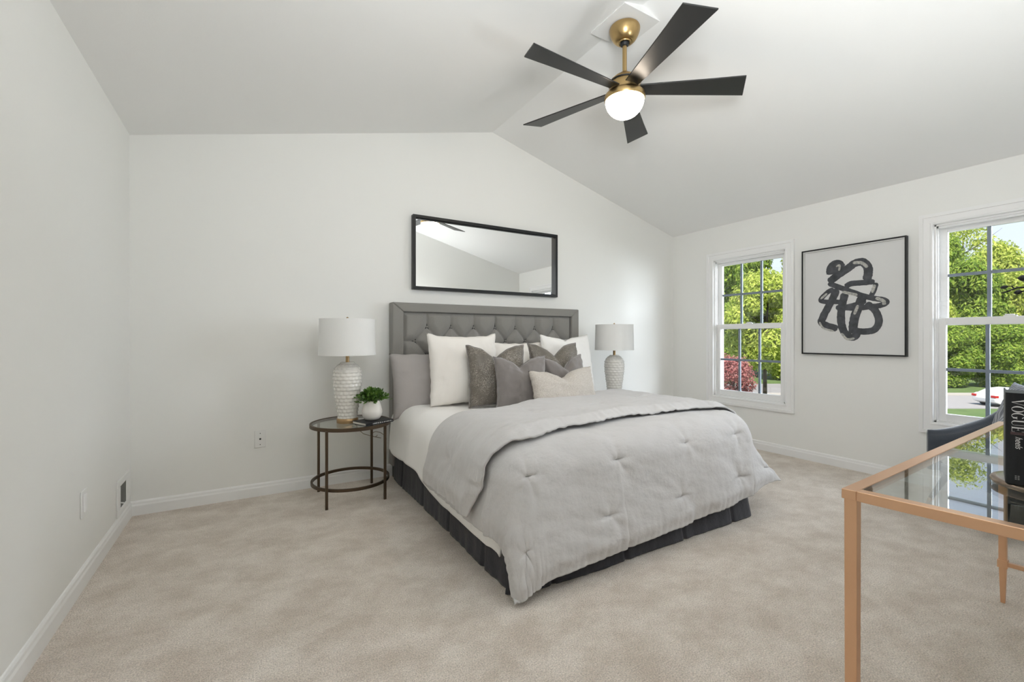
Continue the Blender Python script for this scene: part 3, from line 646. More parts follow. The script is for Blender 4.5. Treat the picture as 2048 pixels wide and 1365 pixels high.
# ------------------------------------------------------------------ pillows
def pillow(name, label, group, material, c, w, h, d, lean=10, yaw=0, roll=0, chop=0, pin=0.07, ears=0.0, piping=None, seed=1, sag=None, cat='pillow'):
    """c: bottom centre; leaning back (towards +Y) by lean degrees; yaw about Z; roll in its own plane"""
    o = thing(name, label, cat, c, group)
    Rm = Matrix.Rotation(math.radians(yaw), 3, 'Z') @ Matrix.Rotation(math.radians(-lean), 3, 'X')
    Rr = Matrix.Rotation(math.radians(roll), 3, 'Y'); c = Vector(c); N = 44
    def outline(u, v):
        x = w / 2 * u * (1 - pin * (1 - v * v)); z = h / 2 * v * (1 - pin * (1 - u * u))
        x += 0.006 * noise.noise((v * 5, u * 2, seed)); z += 0.006 * noise.noise((u * 5, v * 2, seed + 3))
        if chop and v > -0.2:
            z -= chop * 1.2 * math.exp(-(abs(u + .05) / 0.34) ** 1.5) * ((v + .2) / 1.2) ** 2
        if ears: 
            k = max(0, abs(u) - .7) / .3 * max(0, v - .6) / .4; z += ears * k
        if sag: z -= sag[0] * max(0, sag[1] * u) ** 2 * max(0, -v) ** 2
        return x, z
    def thick(u, v):
        a = max(0, 1 - u * u); b = max(0, 1 - v * v)
        t = d / 2 * (a ** 0.42) * (b ** 0.42)
        wr = (0.010 * noise.noise((u * 2.2, v * 2.2, seed * 1.7)) + 0.006 * noise.noise((u * 6, v * 4, seed * 2.3))) * (a * b) ** .3
        edge_w = 0.006 * noise.noise((u * 14, v * 14, seed)) * (1 - (a * b) ** .5)
        if chop:
            wr -= 0.35 * d * math.exp(-(u / 0.16) ** 2) * max(0, v) ** 1.6 * b ** .3
        return t + wr * 1.2 * (a * b > 0) + edge_w * (a * b > 0)
    def P(u, v, side):
        x, z = outline(u, v); y = -side * thick(u, v)
        return Rm @ (Rr @ Vector((x, y, z)) + Vector((0, 0, h / 2))) + c
    m = MB()
    for sd in (1, -1):
        m.grid(N, N, lambda u, v, sd=sd: P(u * 2 - 1, v * 2 - 1, sd))
    m.build('cover', material, o, merge=0.0006)
    if piping:
        pth = []
        for k in range(40): pth.append(P(-1 + k / 20, -1, 1))
        for k in range(40): pth.append(P(1, -1 + k / 20, 1))
        for k in range(40): pth.append(P(1 - k / 20, 1, 1))
        for k in range(40): pth.append(P(-1, 1 - k / 20, 1))
        MB().tube(pth, 0.0042, 7, closed=True).build('piping', piping, o)
    return o
bt = 0.628
pillow('pillow', 'warm grey bed pillow at the far left, drooping over the mattress edge', 'bed pillows', M['sham'], (1.345, 3.40, 0.585), 0.80, 0.46, 0.20, lean=14, yaw=-2, pin=0.05, seed=3, sag=(0.07, -1))
pillow('pillow', 'large square white pillow at the left, beside the warm grey pillow', 'white square pillows', M['cream'], (1.480, 3.215, bt), 0.60, 0.56, 0.20, lean=9, yaw=-2, pin=0.055, ears=.015, seed=5)
pillow('pillow', 'white square pillow in the middle, mostly hidden behind the patterned cushions', 'white square pillows', M['cream'], (2.08, 3.34, bt), 0.60, 0.50, 0.19, lean=10, yaw=0, pin=0.06, seed=8)
pillow('pillow', 'large square white pillow at the right, leaning beside the far lamp', 'white square pillows', M['white'], (2.58, 3.27, bt), 0.62, 0.56, 0.20, lean=10, yaw=6, pin=0.06, ears=.015, chop=.02, seed=11)
pillow('cushion', 'taupe metallic flecked cushion at the left, in front of the left white pillow', 'flecked cushions', M['pattern'], (1.655, 3.00, bt), 0.48, 0.48, 0.17, lean=10, yaw=-10, pin=0.08, chop=.075, piping=M['velvet'], seed=14, cat='cushion')
pillow('cushion', 'taupe metallic flecked cushion at the back right, behind the dark velvet cushion', 'flecked cushions', M['pattern'], (2.275, 3.04, bt + .015), 0.56, 0.48, 0.17, lean=12, yaw=6, pin=0.08, chop=.085, piping=M['velvet'], seed=17, cat='cushion')
pillow('cushion', 'dark grey velvet cushion standing at the front left beside the oatmeal one', 'grey velvet cushions', M['velvet'], (1.775, 2.83, bt), 0.44, 0.395, 0.15, lean=10, yaw=-6, pin=0.08, chop=.06, piping=M['velvet'], seed=20, cat='cushion')
pillow('cushion', 'dark grey velvet cushion partly hidden behind the oatmeal lumbar cushion', 'grey velvet cushions', M['velvet'], (2.255, 2.88, bt), 0.45, 0.385, 0.15, lean=12, yaw=8, roll=-3, pin=0.09, chop=.085, piping=M['velvet'], seed=23, cat='cushion')
pillow('cushion', 'oatmeal lumbar cushion leaning at the very front of the bed pillows', 'cushions', M['beige'], (2.085, 2.70, bt + .01), 0.62, 0.29, 0.15, lean=14, yaw=2, roll=-1.5, pin=0.06, chop=.055, seed=26, cat='cushion')

# ------------------------------------------------------------------ side tables
TZ = 0.545
def make_side_table(cx, cy):
    t = thing('side_table', 'round bronze side table with a glass top left of the bed', 'side table', (cx, cy, 0), 'glass topped side tables')
    ring = lambda z, r: [(cx + r * math.cos(2 * PI * k / 64), cy + r * math.sin(2 * PI * k / 64), z) for k in range(64)]
    MB().tube(ring(TZ - .012, 0.272), 0.012, closed=True, rect=(0.012, 0.007)).build('top_rim', M['bronze'], t)
    MB().lathe([(0.266, TZ - .010), (0.266, TZ - .002)], (cx, cy, 0), 64, smooth=False).build('glass_top', M['table_glass'], t)
    MB().tube(ring(0.125, 0.265), 0.009, closed=True, rect=(0.010, 0.0065)).build('lower_ring', M['bronze'], t)
    for a, b in ((-.195, -.203), (.195, -.203), (-.195, .203), (.195, .203)):
        MB().box(cx + a - .009, cx + a + .009, cy + b - .009, cy + b + .009, 0, TZ - .018).build('leg', M['bronze'], t, bevel=0.002)
    return t
def copy_to(src, dx, label):
    c = copy_tree(src); c.location.x += dx; c['label'] = label; return c
st1 = make_side_table(0.638, 3.402)
DXR = 2.610
copy_to(st1, DXR, 'side table at the right of the bed, hidden behind the bedding under the far lamp')

def make_lamp(cx, cy):
    b = TZ - .002
    t = thing('table_lamp', 'white ceramic table lamp with drum shade on the left side table', 'table lamp', (cx, cy, b), 'bedside table lamps')
    MB().lathe([(0.074, 0), (0.075, 0.004), (0.075, 0.030), (0.071, 0.034)], (cx, cy, b), 48).build('base', M['brass_base'], t)
    def scal(a, z, r):
        zz = z / 0.026; k = math.floor(zz); f = zz - k
        ph = (k % 2) * 0.5; an = (a / (2 * PI) * 15 + ph) % 1
        return 0.0070 * (abs(math.sin(an * PI)) * 0.8 + .2) * (1 - f) * (1 if r > .055 else 0)
    prof = []
    key = [(0.034, .066), (0.06, .068), (0.12, .075), (0.20, .086), (0.28, .096), (0.33, .0985), (0.37, .095), (0.40, .083), (0.415, .069), (0.424, .056), (0.43, .050), (0.436, .050), (0.438, .046)]
    for i in range(96):
        z = 0.034 + (0.438 - 0.034) * i / 95; prof.append((lerp_tab(key, z), z))
    MB().lathe(prof, (cx, cy, b), 120, fn=scal).build('lamp_body', M['ceramic'], t)
    MB().lathe([(0.013, 0.436), (0.013, 0.52)], (cx, cy, b), 24).build('neck', M['brass_base'], t)
    sh = MB(); r0, r1, z0, z1 = 0.197, 0.191, 0.490, 0.750
    sh.lathe([(r0 - .004, z0), (r0, z0), (r0, z0 + .004), (r1, z1 - .004), (r1, z1), (r1 - .004, z1), (r0 - .004, z0)], (cx, cy, b), 64)
    sho = sh.build('shade', M['shade'], t)
    rm = MB(); ring = lambda z, r: [(cx + r * math.cos(2 * PI * k / 64), cy + r * math.sin(2 * PI * k / 64), b + z) for k in range(64)]
    for zz, rr in ((z0 + .006, r0), (z1 - .006, r1)): MB().tube(ring(zz, rr), .0015, closed=True, rect=(.007, .0012)).build('shade_binding', M['shade'], sho)
    sp = MB()
    for k in range(3):
        a = 2 * PI * k / 3 + .3; sp.tube([(cx, cy, b + z1 - .03), (cx + .05 * math.cos(a), cy + .05 * math.sin(a), b + z1 - .02), (cx + .188 * math.cos(a), cy + .188 * math.sin(a), b + z1 - .006)], .0018, 6)
    sp.tube([(cx, cy, b + .50), (cx, cy, b + z1 - .02)], .004, 8)
    sp.build('shade_spider', M['brass_base'], sho)
    MB().lathe([(0.006, z1 - .03), (0.006, z1 + .004), (0.009, z1 + .007), (0.0075, z1 + .014), (0.0005, z1 + .018)], (cx, cy, b), 16).build('finial', M['brass_base'], t)
    return t
LX, LY = 0.612, 3.395
lamp1 = make_lamp(LX, LY)
copy_to(lamp1, DXR + .010, 'white ceramic table lamp with drum shade right of the bed, near the window')
# cord of the left lamp only
cp = [(LX + .05, LY + .05, TZ - .015), (0.68, 3.46, 0.51), (0.71, 3.50, 0.46), (0.76, 3.56, 0.41), (0.84, 3.62, 0.37), (0.93, 3.70, 0.33)]
cc = MB().tube(cp, 0.0025, 6)
curl = [(0.86 + 0.030 * math.cos(q) * (1 - q / 14), 3.60, 0.385 + 0.026 * math.sin(q) * (1 - q / 14)) for q in [k * .35 for k in range(18)]]
cc.tube([(0.955, 3.62, 0.335), (0.93, 3.61, 0.375), (0.90, 3.60, 0.398)] + curl[3:], 0.0024, 6)
cc.build('cord', M['cord'], lamp1)

# black book under the plant, white pot with leaves
bk = thing('book', 'slim black hardback lying on the left side table under the plant pot', 'book', (0.765, 3.27, TZ))
Rb = math.radians(22); Rz = Matrix.Rotation(Rb, 3, 'Z'); bc = Vector((0.765, 3.268, TZ))
def bkbox(m, x0, x1, y0, y1, z0, z1):
    t = MB().box(x0, x1, y0, y1, z0, z1); m.add([Rz @ Vector(v) + bc for v in t.v], t.f); return m
m = MB(); bkbox(m, -.115, .115, -.082, .082, 0, .003); bkbox(m, -.115, .115, -.082, .082, .017, .020); bkbox(m, -.115, .115, -.083, -.079, 0, .020)
m.build('cover', M['book'], bk, bevel=0.001)
m = MB(); bkbox(m, -.112, .112, -.079, .079, .003, .017); m.build('pages', M['paper'], bk)
rnd = random.Random(4); m = MB(); x = -.06
while x < .10:
    w_ = rnd.uniform(.003, .007); bkbox(m, x, x + w_, -.0834, -.0829, .007, .007 + rnd.uniform(.005, .008)); x += w_ + rnd.choice((.0015, .0015, .006))
m.build('spine_lettering', M['print_white'], bk)
pc = (0.762, 3.285, TZ + .0205)
pp = thing('potted_plant', 'small bushy green plant in a rounded white pot on the black book', 'plant', pc)
MB().lathe([(0.036, 0), (0.050, 0.004), (0.064, 0.024), (0.071, 0.050), (0.071, 0.066), (0.064, 0.096), (0.054, 0.124), (0.049, 0.136), (0.046, 0.138), (0.044, 0.134), (0.050, 0.110)], pc, 48).build('pot', M['pot'], pp)
MB().lathe([(0.047, 0.118), (0.001, 0.121)], pc, 24).build('soil', M['soil'], pp)
rnd = random.Random(7); lf = MB(); stem = MB()
for k in range(80):
    a = rnd.uniform(0, 2 * PI); el = rnd.uniform(-0.22, 1.45); rr = rnd.uniform(0.75, 1.05)
    tip = Vector((math.cos(a) * math.cos(el) * 0.112 * rr, math.sin(a) * math.cos(el) * 0.112 * rr, 0.145 + math.sin(el) * 0.075 * rr)) + Vector(pc)
    root = Vector(pc) + Vector((math.cos(a) * .02, math.sin(a) * .02, .12)); mid = (root + tip) / 2 + Vector((0, 0, .02))
    stem.tube([root, mid, tip], .0013, 5)
    for j in range(9):
        t_ = 0.35 + 0.65 * j / 8; p = root.lerp(mid, t_ * 2) if t_ < .5 else mid.lerp(tip, t_ * 2 - 1)
        dr = (tip - root).normalized() + Vector((rnd.uniform(-1, 1), rnd.uniform(-1, 1), rnd.uniform(-.6, .9))) * .8; dr.normalize()
        up = Vector((rnd.uniform(-.5, .5), rnd.uniform(-.5, .5), 1)); sd = dr.cross(up).normalized(); nn = sd.cross(dr)
        l, w_ = rnd.uniform(.022, .033), rnd.uniform(.007, .0105)
        lf.add([p, p + dr * l * .35 + sd * w_ - nn * .002, p + dr * l * .75 + sd * w_ * .8 - nn * .003, p + dr * l, p + dr * l * .75 - sd * w_ * .8 - nn * .003, p + dr * l * .35 - sd * w_ - nn * .002, p + dr * l * .5 + nn * .002],
               [(0, 1, 6), (1, 2, 6), (2, 3, 6), (3, 4, 6), (4, 5, 6), (5, 0, 6)], True)
fo = lf.build('foliage', M['plant'], pp, recalc=False); stem.build('stems', M['plant'], fo)

# ------------------------------------------------------------------ glass desk
DZ = 0.785
desk = thing('desk', 'glass topped desk with a slim rose gold metal frame at the right', 'desk', (2.05, 0.30, 0))
A0 = Vector((1.262, 0.530, 0)); ang = math.radians(2.4); ex = Vector((math.cos(ang), math.sin(ang), 0)); ey = Vector((math.sin(ang) * 1.0 + .075, -math.cos(ang), 0)).normalized()
LEN, DEP = 1.62, 0.46; tw, th = 0.030, 0.024
def dbox(m, a0, a1, b0, b1, z0, z1):
    vs = [A0 + ex * a + ey * b + Vector((0, 0, z)) for a in (a0, a1) for b in (b0, b1) for z in (z0, z1)]
    return m.add(vs, [(0, 1, 3, 2), (4, 6, 7, 5), (0, 4, 5, 1), (2, 3, 7, 6), (0, 2, 6, 4), (1, 5, 7, 3)])
m = MB(); dbox(m, 0, LEN, 0, tw, DZ - th, DZ); dbox(m, 0, LEN, DEP - tw, DEP, DZ - th, DZ); dbox(m, 0, tw, tw, DEP - tw, DZ - th, DZ); dbox(m, LEN - tw, LEN, tw, DEP - tw, DZ - th, DZ)
m.build('top_frame', M['copper'], desk, bevel=0.0015)
m = MB(); dbox(m, tw, LEN - tw, tw, DEP - tw, DZ - .008, DZ - .002); m.build('glass_top', M['desk_glass'], desk)
for (a, b) in ((0.004, .004), (LEN - .062, .008), (0.004, DEP - .030), (LEN - .062, DEP - .034)):
    near = a < .1
    m = MB(); zc = 0.20
    lo, hi = (0.026, 0.026) if near else (0.014, 0.026)
    c0 = A0 + ex * (a + .013) + ey * (b + .013)
    def ringv(z, h): return [c0 + ex * sx * h / 2 + ey * sy * h / 2 + Vector((0, 0, z)) for sx, sy in ((-1, -1), (1, -1), (1, 1), (-1, 1))]
    vs = ringv(0, lo) + ringv(0.19, .024) + ringv(DZ - th, hi)
    m.add(vs, [(3, 2, 1, 0)] + [(i, (i + 1) % 4, 4 + (i + 1) % 4, 4 + i) for i in range(4)] + [(4 + i, 4 + (i + 1) % 4, 8 + (i + 1) % 4, 8 + i) for i in range(4)] + [(8, 9, 10, 11)])
    lo_ = m.build('leg', M['copper'], desk, bevel=0.0012)
    m = MB(); vs = ringv(0.155, .031) + ringv(0.188, .031)
    m.add(vs, [(3, 2, 1, 0), (4, 5, 6, 7)] + [(i, (i + 1) % 4, 4 + (i + 1) % 4, 4 + i) for i in range(4)]); m.build('leg_collar', M['copper'], lo_, bevel=0.001)
for a in (0.008, LEN - .058):
    m = MB(); dbox(m, a, a + .018, .03, DEP - .03, 0.163, 0.181); m.build('stretcher', M['copper'], desk, bevel=0.001)
m = MB(); dbox(m, 0.01, LEN - .06, DEP / 2 - .009, DEP / 2 + .009, 0.163, 0.181); m.build('stretcher', M['copper'], desk, bevel=0.001)
for (a, b) in ((.036, .036), (.9, .036), (.036, DEP - .04)):
    c0 = A0 + ex * a + ey * b; MB().lathe([(0.007, DZ - .012), (0.007, DZ - .008)], (c0.x, c0.y, 0), 14).build('glass_pad', M['plate'], desk)

# branch sculpture on its round bronze base
sc_c = (1.700, 0.245, DZ)
scu = thing('branch_sculpture', 'black metal branch sculpture rising from a round bronze base on the desk', 'sculpture', sc_c)
MB().lathe([(0.108, 0), (0.119, 0.002), (0.123, 0.008), (0.120, 0.014), (0.108, 0.0160), (0.001, 0.0165)], sc_c, 64).build('base', mat('antique_copper_base', (0.33, 0.20, 0.12), 0.25, 0.9, vary=(9, (0.22, 0.19, 0.16), .2)), scu)
b0 = Vector((1.62, 0.12, DZ + .016))
main = [b0, b0 + Vector((.005, .0, .2)), b0 + Vector((.0, .01, .40)), Vector((1.615, .135, 1.30)), Vector((1.602, .20, 1.292)), Vector((1.60, 0.245, 1.2925)), Vector((1.597, 0.270, 1.284)), Vector((1.594, 0.2875, 1.279)), Vector((1.594, 0.300, 1.279)), Vector((1.592, 0.316, 1.271)), Vector((1.592, 0.326, 1.268))]
m = MB().tube(main, [.008, .0075, .007, .005, .0036, .0028, .0024, .0022, .002, .0018, .0016], 8)
m.tube([Vector((1.598, .268, 1.285)), Vector((1.598, .273, 1.296)), Vector((1.598, .281, 1.301))], .0013, 6)
m.tube([Vector((1.595, .286, 1.279)), Vector((1.595, .287, 1.272)), Vector((1.595, .293, 1.268))], .0013, 6)
m.tube([Vector((1.594, .305, 1.277)), Vector((1.594, .309, 1.284)), Vector((1.594, .315, 1.284))], .0013, 6)
m.build('branch', M['black_satin'], scu)
for (p, q, w_) in ((Vector((1.598, .280, 1.300)), Vector((1.598, .301, 1.303)), .0075), (Vector((1.595, .291, 1.270)), Vector((1.595, .306, 1.266)), .0055), (Vector((1.594, .314, 1.284)), Vector((1.594, .329, 1.281)), .0042)):
    dr = q - p; vs = []; fs = []; up = Vector((0, 0, 1)); sd = dr.cross(up).normalized()
    n = 8; prof = [(t_, math.sin(PI * t_) ** .8) for t_ in [i / n for i in range(n + 1)]]
    m = MB(); m.tube([p + dr * max(.001, min(.999, t_)) for t_, _ in prof], [max(.0004, w_ * k) for _, k in prof], 8); m.build('leaf', M['black_satin'], scu)
MB().lathe([(0.021 * math.sin(q), -0.021 * math.cos(q)) for q in [0.02 + (PI - .04) * i / 14 for i in range(15)]], (1.598, 0.236, 1.276), 24).build('bud', mat('grey_bud', (0.16, 0.14, 0.14), 0.6), scu)

# tall black book
def build_tall_book():
    zb = DZ + .0166; H = 0.222; TH = 0.042; WD = 0.150
    az = math.radians(77.5); back = Vector((math.sin(az), math.cos(az), 0)); right = Vector((math.cos(az), -math.sin(az), 0))
    o0 = Vector((1.598, 0.3205, zb))
    t = thing('tall_book', 'thick black book with white lettering standing upright on the desk', 'book', o0 + right * TH / 2 + back * WD / 2)
    P = lambda u, d, z: o0 + right * u + back * d + Vector((0, 0, z))
    m = MB()
    # cover: left board, right board, curved spine
    prof = [(0, WD), (0, 0.006)]
    prof += [(TH / 2 - TH / 2 * math.cos(q), 0.006 - 0.008 * math.sin(q)) for q in [PI * k / 12 for k in range(1, 12)]] + [(TH, 0.006), (TH, WD), (TH - .003, WD), (TH - .003, .008)]
    prof += [(TH / 2 + (TH / 2 - .003) * math.cos(q), 0.008 - 0.007 * math.sin(q)) for q in [PI * k / 12 for k in range(1, 12)]] + [(.003, .008), (.003, WD)]
    m.prism(prof, lambda u, v, w: P(u, v, w), 0, H); m.build('cover', M['book'], t)
    m = MB(); m.prism([(.003, .010), (TH - .003, .010), (TH - .003, WD - .004), (.003, WD - .004)], lambda u, v, w: P(u, v, w), .003, H - .004); m.build('pages', M['book'], t)
    # lettering reads downwards: letter x axis runs down, letter y axis runs to the right
    cap = 0.0205; xr = 0.0105
    def LP(x, y): 
        u = xr + y; d = 0.006 - 0.008 * math.sqrt(max(0, 1 - ((u - TH / 2) / (TH / 2)) ** 2)) - .0006
        return u, d
    def quad(m, pts, ox, sc, sy=None):
        sy = sy or sc
        vs = []
        for (a, b) in pts:
            u, d = LP(0, b * sy); vs.append(P(u, d, ox - a * sc))
        n = len(vs); m.add(vs, [tuple(range(n))])
    def ringpts(a0, a1, n=26):
        out = []
        for i in range(n):
            q0 = math.radians(a0 + (a1 - a0) * i / n); q1 = math.radians(a0 + (a1 - a0) * (i + 1) / n)
            o = lambda q: (.36 + .36 * math.cos(q), .5 + .52 * math.sin(q)); i_ = lambda q: (.36 + .22 * math.cos(q), .5 + .485 * math.sin(q))
            out.append([o(q0), o(q1), i_(q1), i_(q0)])
        return out
    def rect(x0, x1, y0, y1):
        n = 6; return [[(x0, y0 + (y1 - y0) * k / n), (x1, y0 + (y1 - y0) * k / n), (x1, y0 + (y1 - y0) * (k + 1) / n), (x0, y0 + (y1 - y0) * (k + 1) / n)] for k in range(n)]
    def bar(xa0, xa1, xb0, xb1):
        n = 8; l = lambda a, b, t_: a + (b - a) * t_
        return [[(l(xa0, xb0, k / n), k / n), (l(xa1, xb1, k / n), k / n), (l(xa1, xb1, (k + 1) / n), (k + 1) / n), (l(xa0, xb0, (k + 1) / n), (k + 1) / n)] for k in range(n)]
    LET = {'V': (bar(.32, .38, .04, .20) + bar(.34, .38, .62, .66) + rect(-.04, .28, .97, 1) + rect(.52, .76, .97, 1), .74),
           'O': (ringpts(0, 360), .74), 'G': (ringpts(38, 322) + rect(.52, .66, .10, .42) + rect(.44, .76, .40, .43), .78),
           'U': (rect(.08, .22, .25, 1) + rect(.60, .635, .25, 1) + [[(.36 - .28 * math.cos(q), .27 - .29 * math.sin(q)), (.36 - .28 * math.cos(q2), .27 - .29 * math.sin(q2)), (.37 - (.15 if q2 < 1.57 else .245) * math.cos(q2), .27 - .25 * math.sin(q2)), (.37 - (.15 if q < 1.57 else .245) * math.cos(q), .27 - .25 * math.sin(q))] for q, q2 in [(PI * k / 12, PI * (k + 1) / 12) for k in range(12)]] + rect(.0, .30, .97, 1) + rect(.50, .74, .97, 1), .74),
           'E': (rect(.08, .22, 0, 1) + rect(0, .58, .97, 1) + rect(0, .60, 0, .03) + rect(.22, .42, .49, .52) + rect(.555, .58, .78, 1) + rect(.575, .60, 0, .24) + rect(.405, .425, .40, .61), .62)}
    m = MB(); ox = H - .015; sc = 0.0212
    for ch in 'VOGUE':
        q, adv = LET[ch]
        for pts in q: quad(m, pts, ox, sc, cap)
        ox -= adv * sc + .0006
    m.build('title_lettering', M['print_white'], t, recalc=False)
    m = MB()
    for dx in (0.001, .0045): quad(m, [(0, -.1), (.05, -.1), (.05, .3), (0, .3)], ox - dx, sc, cap); quad(m, [(0, .3), (.05, .3), (.05, .75), (0, .75)], ox - dx, sc, cap); quad(m, [(0, .75), (.05, .75), (.05, 1.1), (0, 1.1)], ox - dx, sc, cap)
    m.build('title_bars', mat('dark_red_bar', (.20, .10, .11), .6), t, recalc=False)
    cu = bpy.data.curves.new('subtitle_lettering', 'FONT'); cu.body = 'heels'; cu.size = 0.0165; cu.shear = 0.35; cu.extrude = 0.0001
    tmp = bpy.data.objects.new('subtitle_curve', cu); S.collection.objects.link(tmp); bpy.context.view_layer.update()
    me = bpy.data.meshes.new_from_object(tmp.evaluated_get(bpy.context.evaluated_depsgraph_get())); bpy.data.objects.remove(tmp)
    me.materials.clear(); me.materials.append(M['print_white']); fo = bpy.data.objects.new('subtitle_lettering', me); S.collection.objects.link(fo); fo.parent = t
    u, d = LP(0, .006)
    mt = Matrix.Identity(4); xa = Vector((0, 0, -1)); ya = right; za = xa.cross(ya)
    for i in range(3): mt[i][0] = xa[i] * .85; mt[i][1] = ya[i]; mt[i][2] = za[i]
    pos = P(u, -.0032, ox - .0105) - t.location
    for i in range(3): mt[i][3] = pos[i]
    fo.matrix_local = mt
    m = MB()
    for k in range(3):
        for j in range(2): quad(m, [(0 + k * .18, .25 + j * .22), (.10 + k * .18, .25 + j * .22), (.10 + k * .18, .40 + j * .22), (k * .18, .40 + j * .22)], 0.022, sc, cap)
    m.build('publisher_mark', mat('grey_print', (.22, .22, .22), .6), t, recalc=False)
build_tall_book()

# ------------------------------------------------------------------ velvet armchair by the window
def build_chair():
    c = Vector((4.06, 0.745, 0)); yaw = math.radians(45)      # front faces (-.7, .7)
    t = thing('armchair', 'slate blue velvet tub armchair with dark legs beside the right window', 'armchair', c)
    Rz = Matrix.Rotation(yaw, 3, 'Z'); tr = lambda v: Rz @ Vector(v) + c         # local +Y is the front
    # seat
    def seat(sd):
        def f(u, v):
            a, b = u * 2 - 1, v * 2 - 1; k = (max(0, 1 - a ** 6) * max(0, 1 - b ** 6)) ** .35
            return tr((a * .29, b * .28 + .01, .36 + sd * .07 * k))
        return f
    m = MB(); m.grid(24, 24, seat(1)); m.grid(24, 24, seat(-1)); m.build('seat_cushion', M['chair'], t, merge=.001)
    m = MB().box(-.27, .27, -.26, .27, .235, .31); MBo = MB(); MBo.add([tr(v) for v in m.v], m.f); MBo.build('seat_frame', M['chair'], t, bevel=.02)
    # wrap-round shell: U path from the left front, round the back, to the right front; rising to the back
    path = []; n = 64
    for i in range(n + 1):
        q = i / n
        # superellipse U
        a = math.radians(-28 + 236 * q); ca, sa = math.cos(a), math.sin(a)
        x = .335 * math.copysign(abs(ca) ** .75, ca); y = -.31 * math.copysign(abs(sa) ** .75, sa)
        if sa < 0: x = math.copysign(.335, ca); y = .31 * (-sa) / math.sin(math.radians(28)) * 0.95
        path.append((x, y))
    vs = []; fs = []; rows = []
    for i, (x, y) in enumerate(path):
        q = abs(i / n * 2 - 1); hgt = 0.515 + 0.295 * (1 - sst(0.30, 1.0, q)); 
        tx, ty = (path[min(i + 1, n)][0] - path[max(i - 1, 0)][0], path[min(i + 1, n)][1] - path[max(i - 1, 0)][1]); l = math.hypot(tx, ty); nx, ny = ty / l, -tx / l
        if nx * x + ny * y < 0: nx, ny = -nx, -ny
        endk = min(1, .35 + 12 * min(i, n - i) / n); th_ = .042 * endk
        lean = 0.10 * (1 - q)
        sec = []
        for k in range(18):
            if k < 6: zz = .24 + (hgt - .035 - .24) * k / 5; o_ = th_
            elif k < 12: w_ = (k - 6) / 5 * PI; zz = hgt - .035 + .035 * math.sin(w_); o_ = th_ * math.cos(w_)
            else: zz = hgt - .035 - (hgt - .035 - .24) * (k - 12) / 5; o_ = -th_
            g = (zz - .24) / .5; sec.append((x + nx * (o_ + lean * .4 * g), y + ny * (o_ + lean * g), zz))
        vs += [tr(p) for p in sec]
    for i in range(n):
        for k in range(18): fs.append((i * 18 + k, i * 18 + (k + 1) % 18, (i + 1) * 18 + (k + 1) % 18, (i + 1) * 18 + k))
    fs += [tuple(range(17, -1, -1)), tuple(n * 18 + k for k in range(18))]
    MB().add(vs, fs, True).build('backrest', M['chair'], t)
    for sx, sy in ((-1, 1), (1, 1), (-1, -1), (1, -1)):
        p0 = tr((sx * .235, sy * .235, .24)); p1 = tr((sx * .325, sy * .305, 0.0)); pm = p0.lerp(p1, .80)
        lo = MB().tube([p0, pm], [.021, .0135], 14).build('leg', M['dark_wood'], t)
        MB().tube([pm, p1], [.0138, .010], 14).build('ferrule', M['brass_base'], lo)
build_chair()
pillow('cushion', 'grey pin striped cushion propped in the slate blue armchair', 'cushions', M['stripe'], (4.13, 0.79, 0.45), 0.44, 0.42, 0.14, lean=18, yaw=45 + 180, roll=4, pin=0.07, seed=31, cat='cushion')

# ------------------------------------------------------------------ outside
GZ = -4.3
fwd = Vector((math.sin(math.radians(30.5912)), math.cos(math.radians(30.5912)), 0)); rgt = Vector((fwd.y, -fwd.x, 0))
def at(d, lat, z=GZ): return Vector((0, 0, z)) + fwd * d + rgt * lat
def ground_strip(name, d0, d1, z, material):
    m = MB(); n = 40; vs = []
    for i in range(n + 1):
        lat = -20 + 190 * i / n
        for d in (d0, d1): vs.append(at(d, lat, z))
    top = vs; bot = [v - Vector((0, 0, .15)) for v in vs]; k = len(vs)
    fs = [(2 * i, 2 * i + 1, 2 * i + 3, 2 * i + 2) for i in range(n)] + [(k + 2 * i, k + 2 * i + 2, k + 2 * i + 3, k + 2 * i + 1) for i in range(n)]
    fs += [(2 * i, 2 * i + 2, k + 2 * i + 2, k + 2 * i) for i in range(n)] + [(2 * i + 1, k + 2 * i + 1, k + 2 * i + 3, 2 * i + 3) for i in range(n)]
    m.add(top + bot, fs); return struct(m.build(name, material))
g = MB(); g.add([(4.9, -60, GZ), (190, -60, GZ), (190, 140, GZ), (4.9, 140, GZ), (4.9, -60, GZ - .3), (190, -60, GZ - .3), (190, 140, GZ - .3), (4.9, 140, GZ - .3)], [(0, 1, 2, 3), (7, 6, 5, 4), (0, 4, 5, 1), (1, 5, 6, 2), (2, 6, 7, 3), (3, 7, 4, 0)])
struct(g.build('lawn', M['grass']))
m = MB(); q = [at(43.3, 12), at(52, 12), at(52, 34), at(43.3, 34)]; m.add([v + Vector((0, 0, .07)) for v in q] + [v - Vector((0, 0, .1)) for v in q], [(0, 1, 2, 3), (7, 6, 5, 4)] + [(i, 4 + i, 4 + (i + 1) % 4, (i + 1) % 4) for i in range(4)])
struct(m.build('driveway', mat('driveway_asphalt', (0.20, 0.19, 0.185), 0.9, vary=(2, (0.26, 0.245, 0.235), .3))))
ground_strip('road', 34.0, 41.5, GZ + .05, M['road']); ground_strip('kerb', 41.5, 43.3, GZ + .09, M['kerb'])

